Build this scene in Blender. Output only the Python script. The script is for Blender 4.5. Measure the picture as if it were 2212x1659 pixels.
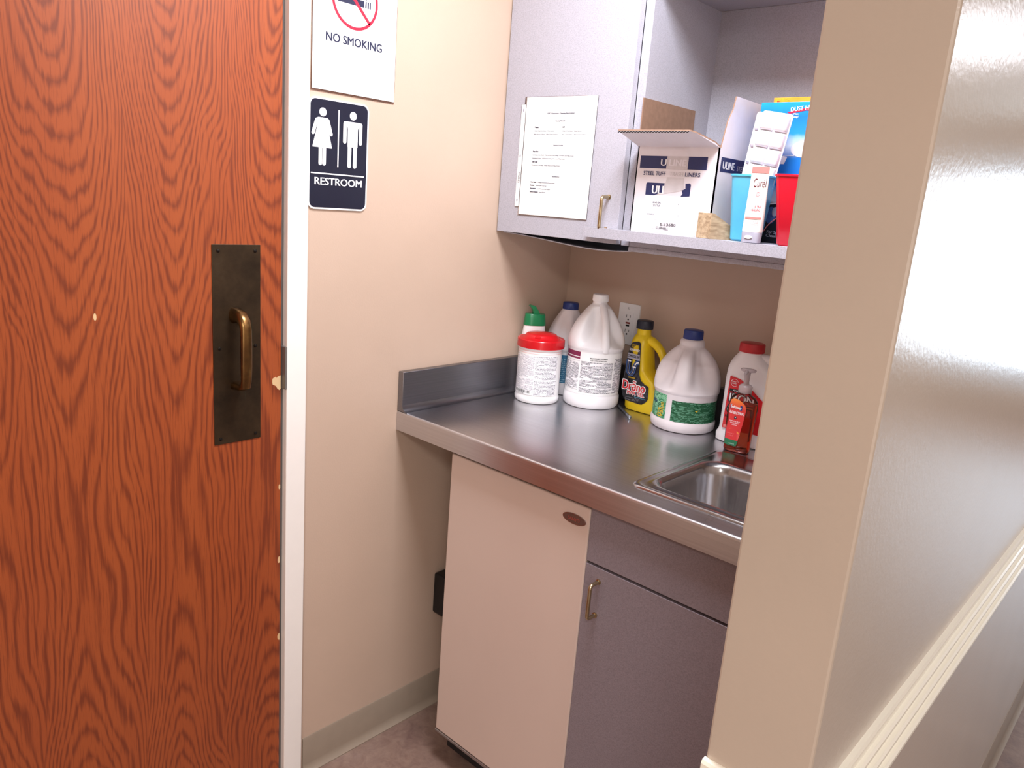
import bpy, math, random
from mathutils import Vector, Matrix
random.seed(7)
PI = math.pi
scn = bpy.context.scene
for o in list(bpy.data.objects): bpy.data.objects.remove(o)
COL = scn.collection

# ------------------------------------------------------------------ camera
cam_d = bpy.data.cameras.new('camera'); cam = bpy.data.objects.new('camera', cam_d); COL.objects.link(cam)
_r = Vector((0.72825662, 0.68112092, 0.07560811)); _u = Vector((-0.21375231, 0.120939, 0.96937284)); _f = Vector((-0.65111616, 0.7221136, -0.2336658))
cam.matrix_world = Matrix(((_r.x, _u.x, -_f.x, 1.46367526), (_r.y, _u.y, -_f.y, -1.19569882), (_r.z, _u.z, -_f.z, 1.47105067), (0, 0, 0, 1)))
cam_d.sensor_width = 36; cam_d.lens = 26.9255; cam_d.clip_start = .02
scn.camera = cam

# ------------------------------------------------------------------ light and exposure
scn.view_settings.view_transform = 'Standard'; scn.view_settings.look = 'None'
scn.view_settings.exposure = 0.0; scn.view_settings.gamma = 1.0; scn.view_settings.use_curve_mapping = False
w = bpy.data.worlds.new('world'); scn.world = w; w.use_nodes = True
w.node_tree.nodes['Background'].inputs[0].default_value = (.75, .87, 1, 1)
w.node_tree.nodes['Background'].inputs[1].default_value = .6

def area(name, loc, target, sx, sy, power, col):
    d = bpy.data.lights.new(name, 'AREA'); d.shape = 'RECTANGLE'; d.size = sx; d.size_y = sy; d.energy = power; d.color = col
    o = bpy.data.objects.new(name, d); COL.objects.link(o); o.location = loc
    o.rotation_euler = (Vector(target) - Vector(loc)).to_track_quat('-Z', 'Y').to_euler()
    return o
COOL = (.90, .92, 1.0)
area('troffer_and_fill_light', (.75, -.24, 2.395), (.75, -.24, 0), .45, .45, 35, COOL)
area('troffer_and_fill_light', (2.15, -2.1, 2.395), (2.15, -2.1, 0), .55, .55, 42, (1.0, .97, .95))  # unseen fill lamp, added to brighten the partition end face
area('troffer_and_fill_light', (2.3, 3.2, 2.395), (2.3, 3.2, 0), .55, 1.15, 16, COOL)
area('troffer_and_fill_light', (2.1, .7, 2.395), (2.1, .7, 0), .55, 1.15, 13, COOL)  # added out of view so the chair rail and partition side read bright
area('daylight', (2.35, 6.36, 1.2), (2.35, 0, 1.2), 1.7, 1.5, 62, (.74, .87, 1.0))
area('daylight', (3.27, -2.8, 1.0), (.9, -1.6, .7), 1.1, 1.6, 24, (1.0, .93, .88))

# ------------------------------------------------------------------ materials
def lin(h):
    h = h.lstrip('#'); c = [int(h[i:i+2], 16) / 255 for i in (0, 2, 4)]
    return tuple((x / 12.92 if x <= .04045 else ((x + .055) / 1.055) ** 2.4) for x in c) + (1,)
class NT:
    def __init__(s, name):
        s.m = bpy.data.materials.new(name); s.m.use_nodes = True; s.t = s.m.node_tree; s.b = s.t.nodes['Principled BSDF']
    def n(s, ty, **k):
        x = s.t.nodes.new(ty)
        for a, v in k.items(): setattr(x, a, v)
        return x
    def l(s, a, b): s.t.links.new(a, b)
    def math(s, op, a, b=None):
        x = s.n('ShaderNodeMath', operation=op)
        for i, v in enumerate((a, b)):
            if v is None: continue
            if isinstance(v, (int, float)): x.inputs[i].default_value = v
            else: s.l(v, x.inputs[i])
        return x.outputs[0]
    def coord(s, kind='Object', scale=(1, 1, 1)):
        c = s.n('ShaderNodeTexCoord'); mp = s.n('ShaderNodeMapping'); mp.inputs['Scale'].default_value = scale
        s.l(c.outputs[kind], mp.inputs[0]); return mp.outputs[0]
    def noise(s, vec, scale, detail=3, rough=.5, dist=0):
        x = s.n('ShaderNodeTexNoise'); x.inputs['Scale'].default_value = scale; x.inputs['Detail'].default_value = detail
        x.inputs['Roughness'].default_value = rough; x.inputs['Distortion'].default_value = dist
        s.l(vec, x.inputs['Vector']); return x.outputs['Fac']
    def ramp(s, fac, stops):
        x = s.n('ShaderNodeValToRGB'); e = x.color_ramp.elements
        while len(e) < len(stops): e.new(.5)
        for el, (p, c) in zip(e, stops): el.position = p; el.color = c
        s.l(fac, x.inputs[0]); return x.outputs[0]
    def mix(s, fac, a, b):
        x = s.n('ShaderNodeMix', data_type='RGBA')
        for sock, v in ((x.inputs[0], fac), (x.inputs[6], a), (x.inputs[7], b)):
            if isinstance(v, (int, float, tuple)): sock.default_value = v
            else: s.l(v, sock)
        return x.outputs[2]
    def bump(s, h, strength=.3, dist=.001):
        x = s.n('ShaderNodeBump'); x.inputs['Strength'].default_value = strength; x.inputs['Distance'].default_value = dist
        s.l(h, x.inputs['Height']); s.l(x.outputs[0], s.b.inputs['Normal'])
    def set(s, **k):
        for a, v in k.items():
            sock = s.b.inputs[a.replace('_', ' ')]
            if isinstance(v, (int, float, tuple)): sock.default_value = v
            else: s.l(v, sock)
def plain(name, hexc, rough=.5, metal=0, var=.06, vscale=30, bump=None, coat=0, **kw):
    t = NT(name); c = lin(hexc); v = t.coord()
    n = t.noise(v, vscale, 4)
    d = tuple(x * (1 - var) for x in c[:3]) + (1,); e = tuple(min(1, x * (1 + var)) for x in c[:3]) + (1,)
    t.set(Base_Color=t.ramp(n, [(.3, d), (.7, e)]), Roughness=rough, Metallic=metal)
    if coat: t.set(Coat_Weight=coat, Coat_Roughness=.08)
    if bump: t.bump(t.noise(v, bump[0], 3), bump[1], bump[2])
    for a, val in kw.items(): t.set(**{a: val})
    return t.m
M = {}
M['wall'] = plain('beige_wall_paint', '#c3ab98', .42, var=.02, vscale=6, bump=(260, .18, .0012))
M['wall_gloss'] = plain('semi_gloss_beige_paint', '#c2b3a3', .21, var=.02, vscale=5, bump=(150, .16, .0012))
M['ceiling'] = plain('ceiling_tile_white', '#e8e6e0', .9, bump=(300, .4, .002))
M['white_paint'] = plain('white_frame_paint', '#f1ece6', .35, var=.01, bump=(60, .1, .001))
M['rail_paint'] = plain('white_rail_paint', '#f3eddc', .3, var=.01)
M['base'] = plain('grey_vinyl_base', '#948575', .42, var=.03)
M['black'] = plain('black_plastic', '#0d0d10', .45)
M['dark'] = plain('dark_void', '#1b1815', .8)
M['screw'] = plain('dark_screw', '#2b2622', .35, metal=.8)
M['brass'] = plain('brass_pull', '#b8a888', .2, metal=1, var=.1)
M['white_plastic'] = plain('white_plastic', '#f0eeee', .3, var=.015, Subsurface_Weight=.05)
M['jug_white'] = plain('white_jug_plastic', '#eceaec', .33, var=.03, vscale=12)
M['jug_old'] = plain('scuffed_jug_plastic', '#dcd6d8', .4, var=.07, vscale=14)
M['red'] = plain('red_plastic', '#c4121c', .25, var=.05)
M['redcap'] = plain('red_cap', '#b8232b', .4, var=.05)
M['blue'] = plain('blue_cap', '#1c3478', .4, var=.06)
M['navycap'] = plain('navy_cap', '#1c2030', .45, var=.08)
M['green'] = plain('green_cap', '#0f7a4a', .3, var=.06)
M['yellow'] = plain('yellow_jug_plastic', '#e9c91c', .35, var=.04)
M['paper'] = plain('white_paper', '#f4f4f4', .6, var=.01)
M['ink'] = plain('navy_ink', '#1c2140', .5)
M['blackink'] = plain('black_ink', '#15161c', .5)
M['whiteink'] = plain('white_ink', '#f4f4f4', .4)
M['redink'] = plain('red_ink', '#d81f3c', .4)
M['signblack'] = plain('sign_black', '#15182a', .32, var=.05)
M['signwhite'] = plain('sign_white', '#f7f7f7', .35)
M['bandnavy'] = plain('carton_navy', '#262f5e', .5)
M['carton'] = plain('white_carton', '#e6e2e8', .55, var=.03)
M['kraft'] = plain('kraft_board', '#8d6f5c', .8, var=.1, vscale=80)
M['torn'] = plain('torn_tape_paper', '#cfcacd', .6, var=.06, vscale=60)
M['maroon'] = plain('maroon_ink', '#7d1f48', .4)
M['teal'] = plain('teal_label', '#2b6f93', .4)
M['gold'] = plain('gold_ink', '#d9b520', .4)
M['pipeblue'] = plain('pipe_blue', '#3d5d98', .4, var=.3, vscale=200)
M['lt_green'] = plain('leaf_green', '#7fbf95', .5, var=.15, vscale=80)
M['dk_green'] = plain('dark_label_green', '#1f6a45', .5, var=.15, vscale=80)
M['pinkink'] = plain('pink_ink', '#e8857f', .5)
M['redlabel'] = plain('red_label', '#d2222b', .4, var=.05)
M['orange'] = plain('orange_carton', '#f29a2e', .4, var=.12, vscale=30)
M['cupblue'] = plain('blue_cup_plastic', '#5cc0e4', .28, var=.03, Subsurface_Weight=.1, Transmission_Weight=.15)
M['cupred'] = plain('red_cup_plastic', '#e01a34', .28, var=.03, Subsurface_Weight=.05)
M['tube'] = plain('white_tube', '#fbf6f2', .3, var=.01)
M['greycap'] = plain('grey_cap', '#a7a6b4', .3)
M['ice'] = plain('ice_tray_plastic', '#f3ecf2', .3, var=.02, Subsurface_Weight=.2)
M['pump'] = plain('clear_pump_plastic', '#cbbcbc', .2, var=.05, Transmission_Weight=.45)
M['screen'] = plain('lamp_diffuser', '#ffffff', .5)
M['pen'] = plain('grey_pen', '#5b6068', .25, metal=.5)
M['crevice'] = plain('dark_seal', '#55504d', .6)

def mk_laminate(name, hexc):
    t = NT(name); v = t.coord(); c = lin(hexc)
    n = t.noise(v, 420, 3, .7); n2 = t.noise(v, 4, 2)
    a = t.ramp(n, [(.3, tuple(x * .8 for x in c[:3]) + (1,)), (.5, c), (.72, tuple(min(1, x * 1.15) for x in c[:3]) + (1,))])
    t.set(Base_Color=a, Roughness=.48); t.bump(t.noise(v, 330, 2), .35, .0006); return t.m
M['laminate'] = mk_laminate('grey_speckled_laminate', '#b0afb9')
M['laminate_low'] = mk_laminate('taupe_speckled_laminate', '#857a80')
M['fridge'] = plain('ivory_fridge_enamel', '#d2bdb1', .3, var=.015, vscale=4, bump=(200, .12, .0008))

def mk_steel(name, axis, rough=.28, base='#cfced2'):
    t = NT(name); sc = [260, 260, 260]; sc[axis] = 2.5
    v = t.coord(scale=tuple(sc)); n = t.noise(v, 1, 3)
    v2 = t.coord(); n2 = t.noise(v2, 9, 4)
    c = lin(base)
    t.set(Base_Color=t.ramp(n, [(.25, tuple(x * .86 for x in c[:3]) + (1,)), (.75, c)]), Metallic=1.0)
    rr = t.n('ShaderNodeMapRange'); t.l(n2, rr.inputs[0]); rr.inputs[3].default_value = rough - .05; rr.inputs[4].default_value = rough + .09
    t.set(Roughness=rr.outputs[0]); t.bump(n, .22, .0004); return t.m
M['steel'] = mk_steel('brushed_counter_steel', 0)
M['steel_bs'] = mk_steel('brushed_splash_steel', 1, .3, '#8e8e94')
M['steel_sink'] = mk_steel('sink_steel', 2, .2, '#b8b8bb')
M['bronze'] = None
def mk_bronze():
    t = NT('aged_bronze_plate'); v = t.coord(); n = t.noise(v, 14, 6, .65); vs = t.coord(scale=(1, 40, 3)); n2 = t.noise(vs, 1.2, 4)
    c = t.ramp(n, [(.3, lin('#332a20')), (.6, lin('#4a3c2c')), (.8, lin('#54493a'))])
    g = t.ramp(n2, [(.66, (0, 0, 0, 1)), (.78, (.5, .5, .5, 1))])
    t.set(Base_Color=t.mix(g, c, lin('#4b5a48')), Metallic=.75, Roughness=.42); t.bump(n, .12, .0005); return t.m
M['bronze'] = mk_bronze()
def mk_handle():
    t = NT('worn_bronze_grip'); v = t.coord(); n = t.noise(v, 22, 4)
    t.set(Base_Color=t.ramp(n, [(.3, lin('#4c3828')), (.55, lin('#7a5c38')), (.8, lin('#a0824f'))]), Metallic=.95, Roughness=.28); return t.m
M['grip'] = mk_handle()
def mk_oak():
    t = NT('oak_veneer'); tc = t.n('ShaderNodeTexCoord'); sep = t.n('ShaderNodeSeparateXYZ'); t.l(tc.outputs['Object'], sep.inputs[0])
    y, z = sep.outputs[1], sep.outputs[2]
    vn = t.coord(scale=(1, 3.0, .9)); wob = t.noise(vn, 2.2, 2)
    wv = t.coord(scale=(1, 150, 5)); fine = t.noise(wv, 1, 4, .6)
    wv3 = t.coord(scale=(1, 22, 1.5)); mid = t.noise(wv3, 1, 3, .55)
    yy = t.math('ADD', y, t.math('MULTIPLY', t.math('SUBTRACT', wob, .5), .13))
    W_ = .20
    u = t.math('PINGPONG', t.math('ADD', yy, 5.045), W_ / 2)
    u = t.math('SUBTRACT', W_ / 2, u)
    zz = t.math('MULTIPLY', t.math('SINE', t.math('MULTIPLY', t.math('SUBTRACT', z, 1.84), PI / 2.1)), .115)
    g = t.math('SQRT', t.math('ADD', t.math('MULTIPLY', u, u), t.math('MULTIPLY', zz, zz)))
    ph = t.math('ADD', t.math('MULTIPLY', g, 150), t.math('MULTIPLY', mid, 1.6))
    ring = t.math('MULTIPLY', t.math('PINGPONG', ph, .5), 2)
    ring = t.math('ADD', t.math('MULTIPLY', ring, .38), t.math('MULTIPLY', fine, .85))
    big = t.noise(t.coord(scale=(1, 5, .7)), 1.6, 2)
    light = t.mix(big, lin('#a35228'), lin('#954421'))
    dark = t.mix(big, lin('#7a371d'), lin('#702f18'))
    f = t.ramp(ring, [(.42, (0, 0, 0, 1)), (.64, (1, 1, 1, 1))])
    col = t.mix(f, dark, light)
    pore = t.noise(t.coord(scale=(1, 420, 14)), 1, 2, .7)
    pf = t.ramp(pore, [(.54, (0, 0, 0, 1)), (.68, (.6, .6, .6, 1))])
    col = t.mix(pf, col, lin('#70301a'))
    for cy, cz, r in ((-.342, 1.048, .006), (-.331, 1.044, .009), (-.329, .80, .003), (-.33, .62, .004), (-.329, .42, .004), (-.70, 1.21, .003)):
        vm = t.n('ShaderNodeVectorMath', operation='DISTANCE'); cb = t.n('ShaderNodeCombineXYZ')
        t.l(y, cb.inputs[1]); t.l(t.math('MULTIPLY', z, .55), cb.inputs[2]); t.l(cb.outputs[0], vm.inputs[0]); vm.inputs[1].default_value = (0, cy, cz * .55)
        d = t.math('ADD', vm.outputs['Value'], t.math('MULTIPLY', t.math('SUBTRACT', fine, .5), .008))
        col = t.mix(t.math('LESS_THAN', d, r), col, lin('#d9b98c'))
    t.set(Base_Color=col, Roughness=.36, Coat_Weight=.25, Coat_Roughness=.2); t.bump(fine, .12, .0004); return t.m
M['oak'] = mk_oak()
def mk_floor():
    t = NT('stained_concrete'); v = t.coord(); a = t.noise(v, 5, 8, .65, .6); b = t.noise(v, 23, 6, .7, 1.2)
    c = t.ramp(a, [(.28, lin('#5b4443')), (.45, lin('#80675c')), (.6, lin('#8f776b')), (.75, lin('#a58f86'))])
    c2 = t.ramp(b, [(.35, lin('#6a4f4a')), (.65, lin('#a08878'))])
    t.set(Base_Color=t.mix(.4, c, c2), Roughness=.32); t.bump(b, .1, .001); return t.m
M['floor'] = mk_floor()
def mk_print(name, paper='#f2f1f4', ink='#4a4a55', pitch=.0032, dens=.44, cell=900):
    t = NT(name); tc = t.n('ShaderNodeTexCoord'); sep = t.n('ShaderNodeSeparateXYZ'); t.l(tc.outputs['UV'], sep.inputs[0])
    u, v = sep.outputs[0], sep.outputs[1]
    q = t.math('DIVIDE', v, pitch); row = t.math('FLOOR', q); fr = t.math('FRACT', q)
    cb = t.n('ShaderNodeCombineXYZ'); t.l(t.math('MULTIPLY', u, cell), cb.inputs[0]); t.l(t.math('MULTIPLY', row, 17.31), cb.inputs[1])
    t.l(t.math('MULTIPLY', fr, 1.6), cb.inputs[2])
    n = t.noise(cb.outputs[0], 1, 1)
    cb2 = t.n('ShaderNodeCombineXYZ'); t.l(t.math('MULTIPLY', u, 28), cb2.inputs[0]); t.l(t.math('MULTIPLY', row, 7.7), cb2.inputs[1]); n2 = t.noise(cb2.outputs[0], 1, 1)
    a = t.math('MULTIPLY', t.math('GREATER_THAN', fr, .42), t.math('GREATER_THAN', n, dens))
    a = t.math('MULTIPLY', a, t.math('GREATER_THAN', n2, .42))
    t.set(Base_Color=t.mix(a, lin(paper), lin(ink)), Roughness=.4); return t.m
M['print'] = mk_print('fine_print')
M['print_faint'] = mk_print('faint_fine_print', '#f4f2f5', '#9a98a4', .0028, .47)
M['print_small'] = mk_print('small_print', '#f4f2f5', '#7a7884', .0036, .47, 700)
M['print_teal'] = mk_print('teal_print', '#1f6a90', '#86b4c8', .006, .5, 500)
M['print_green'] = mk_print('green_print', '#0e5230', '#5b9477', .0040, .47, 140)
M['print_black'] = mk_print('black_print', '#1c1c22', '#85858c', .0034, .5, 700)
def mk_leaf():
    t = NT('leaf_pattern'); v = t.coord('UV', (1, 1, 1)); n = t.noise(v, 55, 3, .5, 2.5)
    t.set(Base_Color=t.ramp(n, [(.36, lin('#15603a')), (.46, lin('#2a8a58')), (.54, lin('#93d0a8')), (.62, lin('#1d7146'))]), Roughness=.4); return t.m
M['leaf'] = mk_leaf()
def mk_wood2():
    t = NT('sawn_pine'); v = t.coord(scale=(60, 14, 90)); n = t.noise(v, 1, 5, .6, 1.0); n2 = t.noise(t.coord(scale=(1, .3, 1)), 160, 2)
    t.set(Base_Color=t.mix(.3, t.ramp(n, [(.3, lin('#8d7355')), (.5, lin('#bda283')), (.7, lin('#d3bd9d'))]), t.ramp(n2, [(.4, lin('#7c6a50')), (.6, lin('#c8b592'))])), Roughness=.8); return t.m
M['pine'] = mk_wood2()
def mk_bluebox():
    t = NT('blue_carton_print'); tc = t.n('ShaderNodeTexCoord'); sep = t.n('ShaderNodeSeparateXYZ'); t.l(tc.outputs['Object'], sep.inputs[0])
    z = sep.outputs[2]; n = t.noise(t.coord(scale=(1, 1, .5)), 30, 3)
    q = t.math('ADD', z, t.math('MULTIPLY', t.math('SUBTRACT', n, .5), .02))
    mr = t.n('ShaderNodeMapRange'); t.l(q, mr.inputs[0]); mr.inputs[1].default_value = 0; mr.inputs[2].default_value = .29
    t.set(Base_Color=t.ramp(mr.outputs[0], [(0, lin('#15151d')), (.28, lin('#15151d')), (.3, lin('#dce6f2')), (.36, lin('#bcd4ee')), (.42, lin('#1565c4')), (.62, lin('#1f7fd6')), (.70, lin('#e3f3fc')), (.78, lin('#2a8fe0')), (.9, lin('#1577d2')), (1, lin('#1a9ad8'))]), Roughness=.35); return t.m
M['bluebox'] = mk_bluebox()
def mk_dranoart():
    t = NT('dark_label_art'); v = t.coord('UV'); n = t.noise(v, 60, 5, .6, 1.5)
    t.set(Base_Color=t.ramp(n, [(.4, lin('#15151a')), (.55, lin('#26262e')), (.68, lin('#4a4a58'))]), Roughness=.35); return t.m
M['dranoart'] = mk_dranoart()
def mk_soaplabel():
    t = NT('fruit_soap_label'); tc = t.n('ShaderNodeTexCoord'); sep = t.n('ShaderNodeSeparateXYZ'); t.l(tc.outputs['UV'], sep.inputs[0])
    mr = t.n('ShaderNodeMapRange'); t.l(sep.outputs[1], mr.inputs[0]); mr.inputs[1].default_value = .01; mr.inputs[2].default_value = .135
    t.set(Base_Color=t.ramp(mr.outputs[0], [(0, lin('#cf2f35')), (.75, lin('#d63a38')), (.88, lin('#e8703a')), (1, lin('#f2a24a'))]), Roughness=.3); return t.m
M['soaplabel'] = mk_soaplabel()
def mk_fruit():
    t = NT('fruit_picture'); n = t.noise(t.coord('UV'), 45, 3, .5, 1)
    t.set(Base_Color=t.ramp(n, [(.35, lin('#b3246a')), (.5, lin('#e0504a')), (.6, lin('#f0b32a')), (.7, lin('#d8c83a'))]), Roughness=.3); return t.m
M['fruit'] = mk_fruit()
def mk_clear():
    t = NT('clear_bottle_plastic'); m = t.m; nt = t.t
    tr = t.n('ShaderNodeBsdfTransparent'); tr.inputs[0].default_value = (.93, .86, .84, 1); gl = t.n('ShaderNodeBsdfGlossy'); gl.inputs[1].default_value = .06
    fr = t.n('ShaderNodeFresnel'); fr.inputs[0].default_value = 1.45
    mx = t.n('ShaderNodeMixShader'); t.l(fr.outputs[0], mx.inputs[0]); t.l(tr.outputs[0], mx.inputs[1]); t.l(gl.outputs[0], mx.inputs[2])
    t.l(mx.outputs[0], nt.nodes['Material Output'].inputs[0]); return m
M['clear'] = mk_clear()
M['liquid'] = plain('orange_soap_liquid', '#ef7a4e', .06, var=.02, Transmission_Weight=.9, IOR=1.2)

# ------------------------------------------------------------------ mesh builder
class MB:
    def __init__(s): s.v = []; s.f = []; s.mi = []; s.mats = []; s.uv = {}
    def m(s, mat):
        if mat not in s.mats: s.mats.append(mat)
        return s.mats.index(mat)
    def add(s, vs, fs, mat, uvs=None):
        o = len(s.v); s.v += [tuple(v) for v in vs]; k = s.m(mat)
        if uvs:
            for i, q in enumerate(uvs): s.uv[o + i] = q
        for f in fs: s.f.append(tuple(o + i for i in f)); s.mi.append(k)
        return s
    def box(s, x0, y0, z0, x1, y1, z1, mat):
        vs = [(x, y, z) for z in (z0, z1) for y in (y0, y1) for x in (x0, x1)]
        return s.add(vs, [(0, 2, 3, 1), (4, 5, 7, 6), (0, 1, 5, 4), (2, 6, 7, 3), (0, 4, 6, 2), (1, 3, 7, 5)], mat)
    def prism(s, pts, fn, d, mat, mcap=None, uv=False):     # pts 2-D outline CCW, fn(a,b,t)->3-D with t in (0,d)
        n = len(pts); vs = [fn(a, b, 0) for a, b in pts] + [fn(a, b, d) for a, b in pts]
        s.add(vs, [(i, (i + 1) % n, n + (i + 1) % n, n + i) for i in range(n)], mat)
        s.add(vs[:n], [tuple(reversed(range(n)))], mat)
        s.add(vs[n:], [tuple(range(n))], mcap or mat, uvs=[(a, b) for a, b in pts] if uv else None)
        return s
    def loft(s, rings, mat, cap0=True, cap1=True, closed=True):
        n = len(rings[0]); vs = [p for r in rings for p in r]; fs = []
        for k in range(len(rings) - 1):
            for i in range(n if closed else n - 1):
                j = (i + 1) % n; fs.append((k * n + i, k * n + j, (k + 1) * n + j, (k + 1) * n + i))
        if cap0: fs.append(tuple(reversed(range(n))))
        if cap1: fs.append(tuple((len(rings) - 1) * n + i for i in range(n)))
        return s.add(vs, fs, mat)
    def lathe(s, prof, mat, cx=0, cy=0, seg=48, rf=None):
        rings = []
        for r, z in prof:
            rings.append([(cx + r * (rf(2 * PI * i / seg, z) if rf else 1) * math.cos(2 * PI * i / seg), cy + r * (rf(2 * PI * i / seg, z) if rf else 1) * math.sin(2 * PI * i / seg), z) for i in range(seg)])
        return s.loft(rings, mat)
    def sections(s, secs, mat, seg=48):                      # (z, cx, cy, rx, ry, n)
        rings = []
        for z, cx, cy, rx, ry, n in secs:
            R = []
            for i in range(seg):
                a = 2 * PI * i / seg; c, q = math.cos(a), math.sin(a)
                R.append((cx + rx * math.copysign(abs(c) ** (2 / n), c), cy + ry * math.copysign(abs(q) ** (2 / n), q), z))
            rings.append(R)
        return s.loft(rings, mat)
    def tube(s, pts, rad, mat, seg=14, flat=1.0):
        pts = [Vector(p) for p in pts]; rings = []; up = Vector((0, 0, 1))
        if not hasattr(rad, '__len__'): rad = [rad] * len(pts)
        prev = None
        for i, p in enumerate(pts):
            t = (pts[min(i + 1, len(pts) - 1)] - pts[max(i - 1, 0)]).normalized()
            if prev is None:
                prev = t.cross(up if abs(t.z) < .9 else Vector((1, 0, 0))).normalized()
            prev = (prev - t * prev.dot(t)).normalized(); q = t.cross(prev)
            rings.append([tuple(p + prev * math.cos(2 * PI * k / seg) * rad[i] + q * math.sin(2 * PI * k / seg) * rad[i] * flat) for k in range(seg)])
        return s.loft(rings, mat)
    def slab(s, p, u, v, n, th, mf, mb, me):
        p, u, v, n = map(Vector, (p, u, v, n)); n = n.normalized() * th
        a = [p, p + u, p + u + v, p + v]; b = [x - n for x in a]
        s.add(a, [(0, 1, 2, 3)], mf); s.add(b, [(3, 2, 1, 0)], mb)
        s.add(a + b, [(0, 4, 5, 1), (1, 5, 6, 2), (2, 6, 7, 3), (3, 7, 4, 0)], me); return s
    def build(s, name, parent=None, smooth=None, bevel=0, seg=2, loc=None):
        me = bpy.data.meshes.new(name); me.from_pydata(s.v, [], s.f)
        for m in s.mats: me.materials.append(m)
        me.polygons.foreach_set('material_index', s.mi)
        if s.uv:
            ul = me.uv_layers.new(name='UVMap')
            for lp in me.loops: ul.data[lp.index].uv = s.uv.get(lp.vertex_index, (0, 0))
        me.update()
        o = bpy.data.objects.new(name, me); COL.objects.link(o)
        if parent is not None: o.parent = parent
        if loc: o.location = loc
        if smooth is not None:
            me.polygons.foreach_set('use_smooth', [True] * len(me.polygons))
            me.set_sharp_from_angle(angle=math.radians(smooth))
        if bevel:
            b = o.modifiers.new('bevel', 'BEVEL'); b.width = bevel; b.segments = seg; b.limit_method = 'ANGLE'; b.angle_limit = math.radians(40)
            b.harden_normals = False
        return o
def tag(o, label, cat, group=None):
    o['label'] = label; o['category'] = cat
    if group: o['group'] = group
    return o
def thing(name, label, cat, loc=(0, 0, 0), rz=0, group=None):
    o = bpy.data.objects.new(name, None); COL.objects.link(o); o.empty_display_size = .03
    o.location = loc; o.rotation_euler = (0, 0, rz); return tag(o, label, cat, group)
def struct(o): o['kind'] = 'structure'; return o

# ---- writing
def text_geo(txt, h, w=None, bold=0.0, align='C', space=1.0):
    c = bpy.data.curves.new('t', 'FONT'); c.body = txt; c.size = 1; c.space_character = space; c.resolution_u = 3
    o = bpy.data.objects.new('t', c); COL.objects.link(o)
    dg = bpy.context.evaluated_depsgraph_get(); me = o.evaluated_get(dg).to_mesh()
    vs = [(v.co.x, v.co.y) for v in me.vertices]; fs = [tuple(p.vertices) for p in me.polygons]
    o.evaluated_get(dg).to_mesh_clear(); bpy.data.objects.remove(o); bpy.data.curves.remove(c)
    if not vs: return [], []
    x0 = min(v[0] for v in vs); x1 = max(v[0] for v in vs); k = h / .69; kx = k if w is None else w / (x1 - x0)
    off = {'C': (x0 + x1) / 2, 'L': x0, 'R': x1}[align]
    return [((v[0] - off) * kx, v[1] * k) for v in vs], fs
def put_text(mb, txt, h, fn, mat, w=None, bold=0.01, align='C', at=(0, 0), slant=0, rot=0):
    vs, fs = text_geo(txt, h, w, 0, align); c, s_ = math.cos(rot), math.sin(rot); k = bold * h * 1.3
    offs = [(0, 0)] if bold < .004 else [(-k, 0), (k, 0)] if bold < .05 else [(k * math.cos(j * PI / 4), k * math.sin(j * PI / 4)) for j in range(8)]
    for j, (dx_, dz_) in enumerate(offs):
        out = []
        for a, b in vs:
            a = a + slant * b + dx_; b = b + dz_; a, b = a * c - b * s_, a * s_ + b * c
            out.append(Vector(fn(at[0] + a, at[1] + b)))
        if j:                                  # lift each copy a hair so the faces never coincide
            f_ = max(fs, key=len) if fs else None
            p, q_, r_ = fn(*at), fn(at[0] + .001, at[1]), fn(at[0], at[1] + .001)
            nn = (Vector(q_) - Vector(p)).cross(Vector(r_) - Vector(p)).normalized() * (2e-5 * j); out = [v + nn for v in out]
        mb.add([tuple(v) for v in out], fs, mat)
def flat(o, U, V, eps=.0004):
    o, U, V = Vector(o), Vector(U), Vector(V); N = U.cross(V).normalized() * eps
    return lambda a, b: tuple(o + U * a + V * b + N)
def cyl(r, a0, eps=.0004, cx=0, cy=0):
    return lambda a, b: (cx + (r + eps) * math.cos(a0 + a / r), cy + (r + eps) * math.sin(a0 + a / r), b)
def patch(mb, fn, x0, y0, x1, y1, mat, nx=1, ny=1):          # rectangle on a mapped surface, UV in metres
    vs = []; uv = []
    for j in range(ny + 1):
        for i in range(nx + 1):
            a = x0 + (x1 - x0) * i / nx; b = y0 + (y1 - y0) * j / ny; vs.append(fn(a, b)); uv.append((a, b))
    mb.add(vs, [(j * (nx + 1) + i, j * (nx + 1) + i + 1, (j + 1) * (nx + 1) + i + 1, (j + 1) * (nx + 1) + i) for j in range(ny) for i in range(nx)], mat, uv)
def poly(mb, fn, pts, mat): mb.add([fn(a, b) for a, b in pts], [tuple(range(len(pts)))], mat, [(a, b) for a, b in pts])
def rrect(x0, y0, x1, y1, r, n=6):
    P = []
    for cx, cy, a in ((x1 - r, y1 - r, 0), (x0 + r, y1 - r, 90), (x0 + r, y0 + r, 180), (x1 - r, y0 + r, 270)):
        for i in range(n + 1):
            t = math.radians(a + 90 * i / n); P.append((cx + r * math.cos(t), cy + r * math.sin(t)))
    return P
def ell(cx, cy, rx, ry, n=28): return [(cx + rx * math.cos(2 * PI * i / n), cy + ry * math.sin(2 * PI * i / n)) for i in range(n)]
def ringpoly(mb, fn, cx, cy, r0, r1, mat, n=64, a0=0, a1=2 * PI):
    vs = []
    for i in range(n + 1):
        a = a0 + (a1 - a0) * i / n; vs += [fn(cx + r0 * math.cos(a), cy + r0 * math.sin(a)), fn(cx + r1 * math.cos(a), cy + r1 * math.sin(a))]
    mb.add(vs, [(2 * i, 2 * i + 1, 2 * i + 3, 2 * i + 2) for i in range(n)], mat)

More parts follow.
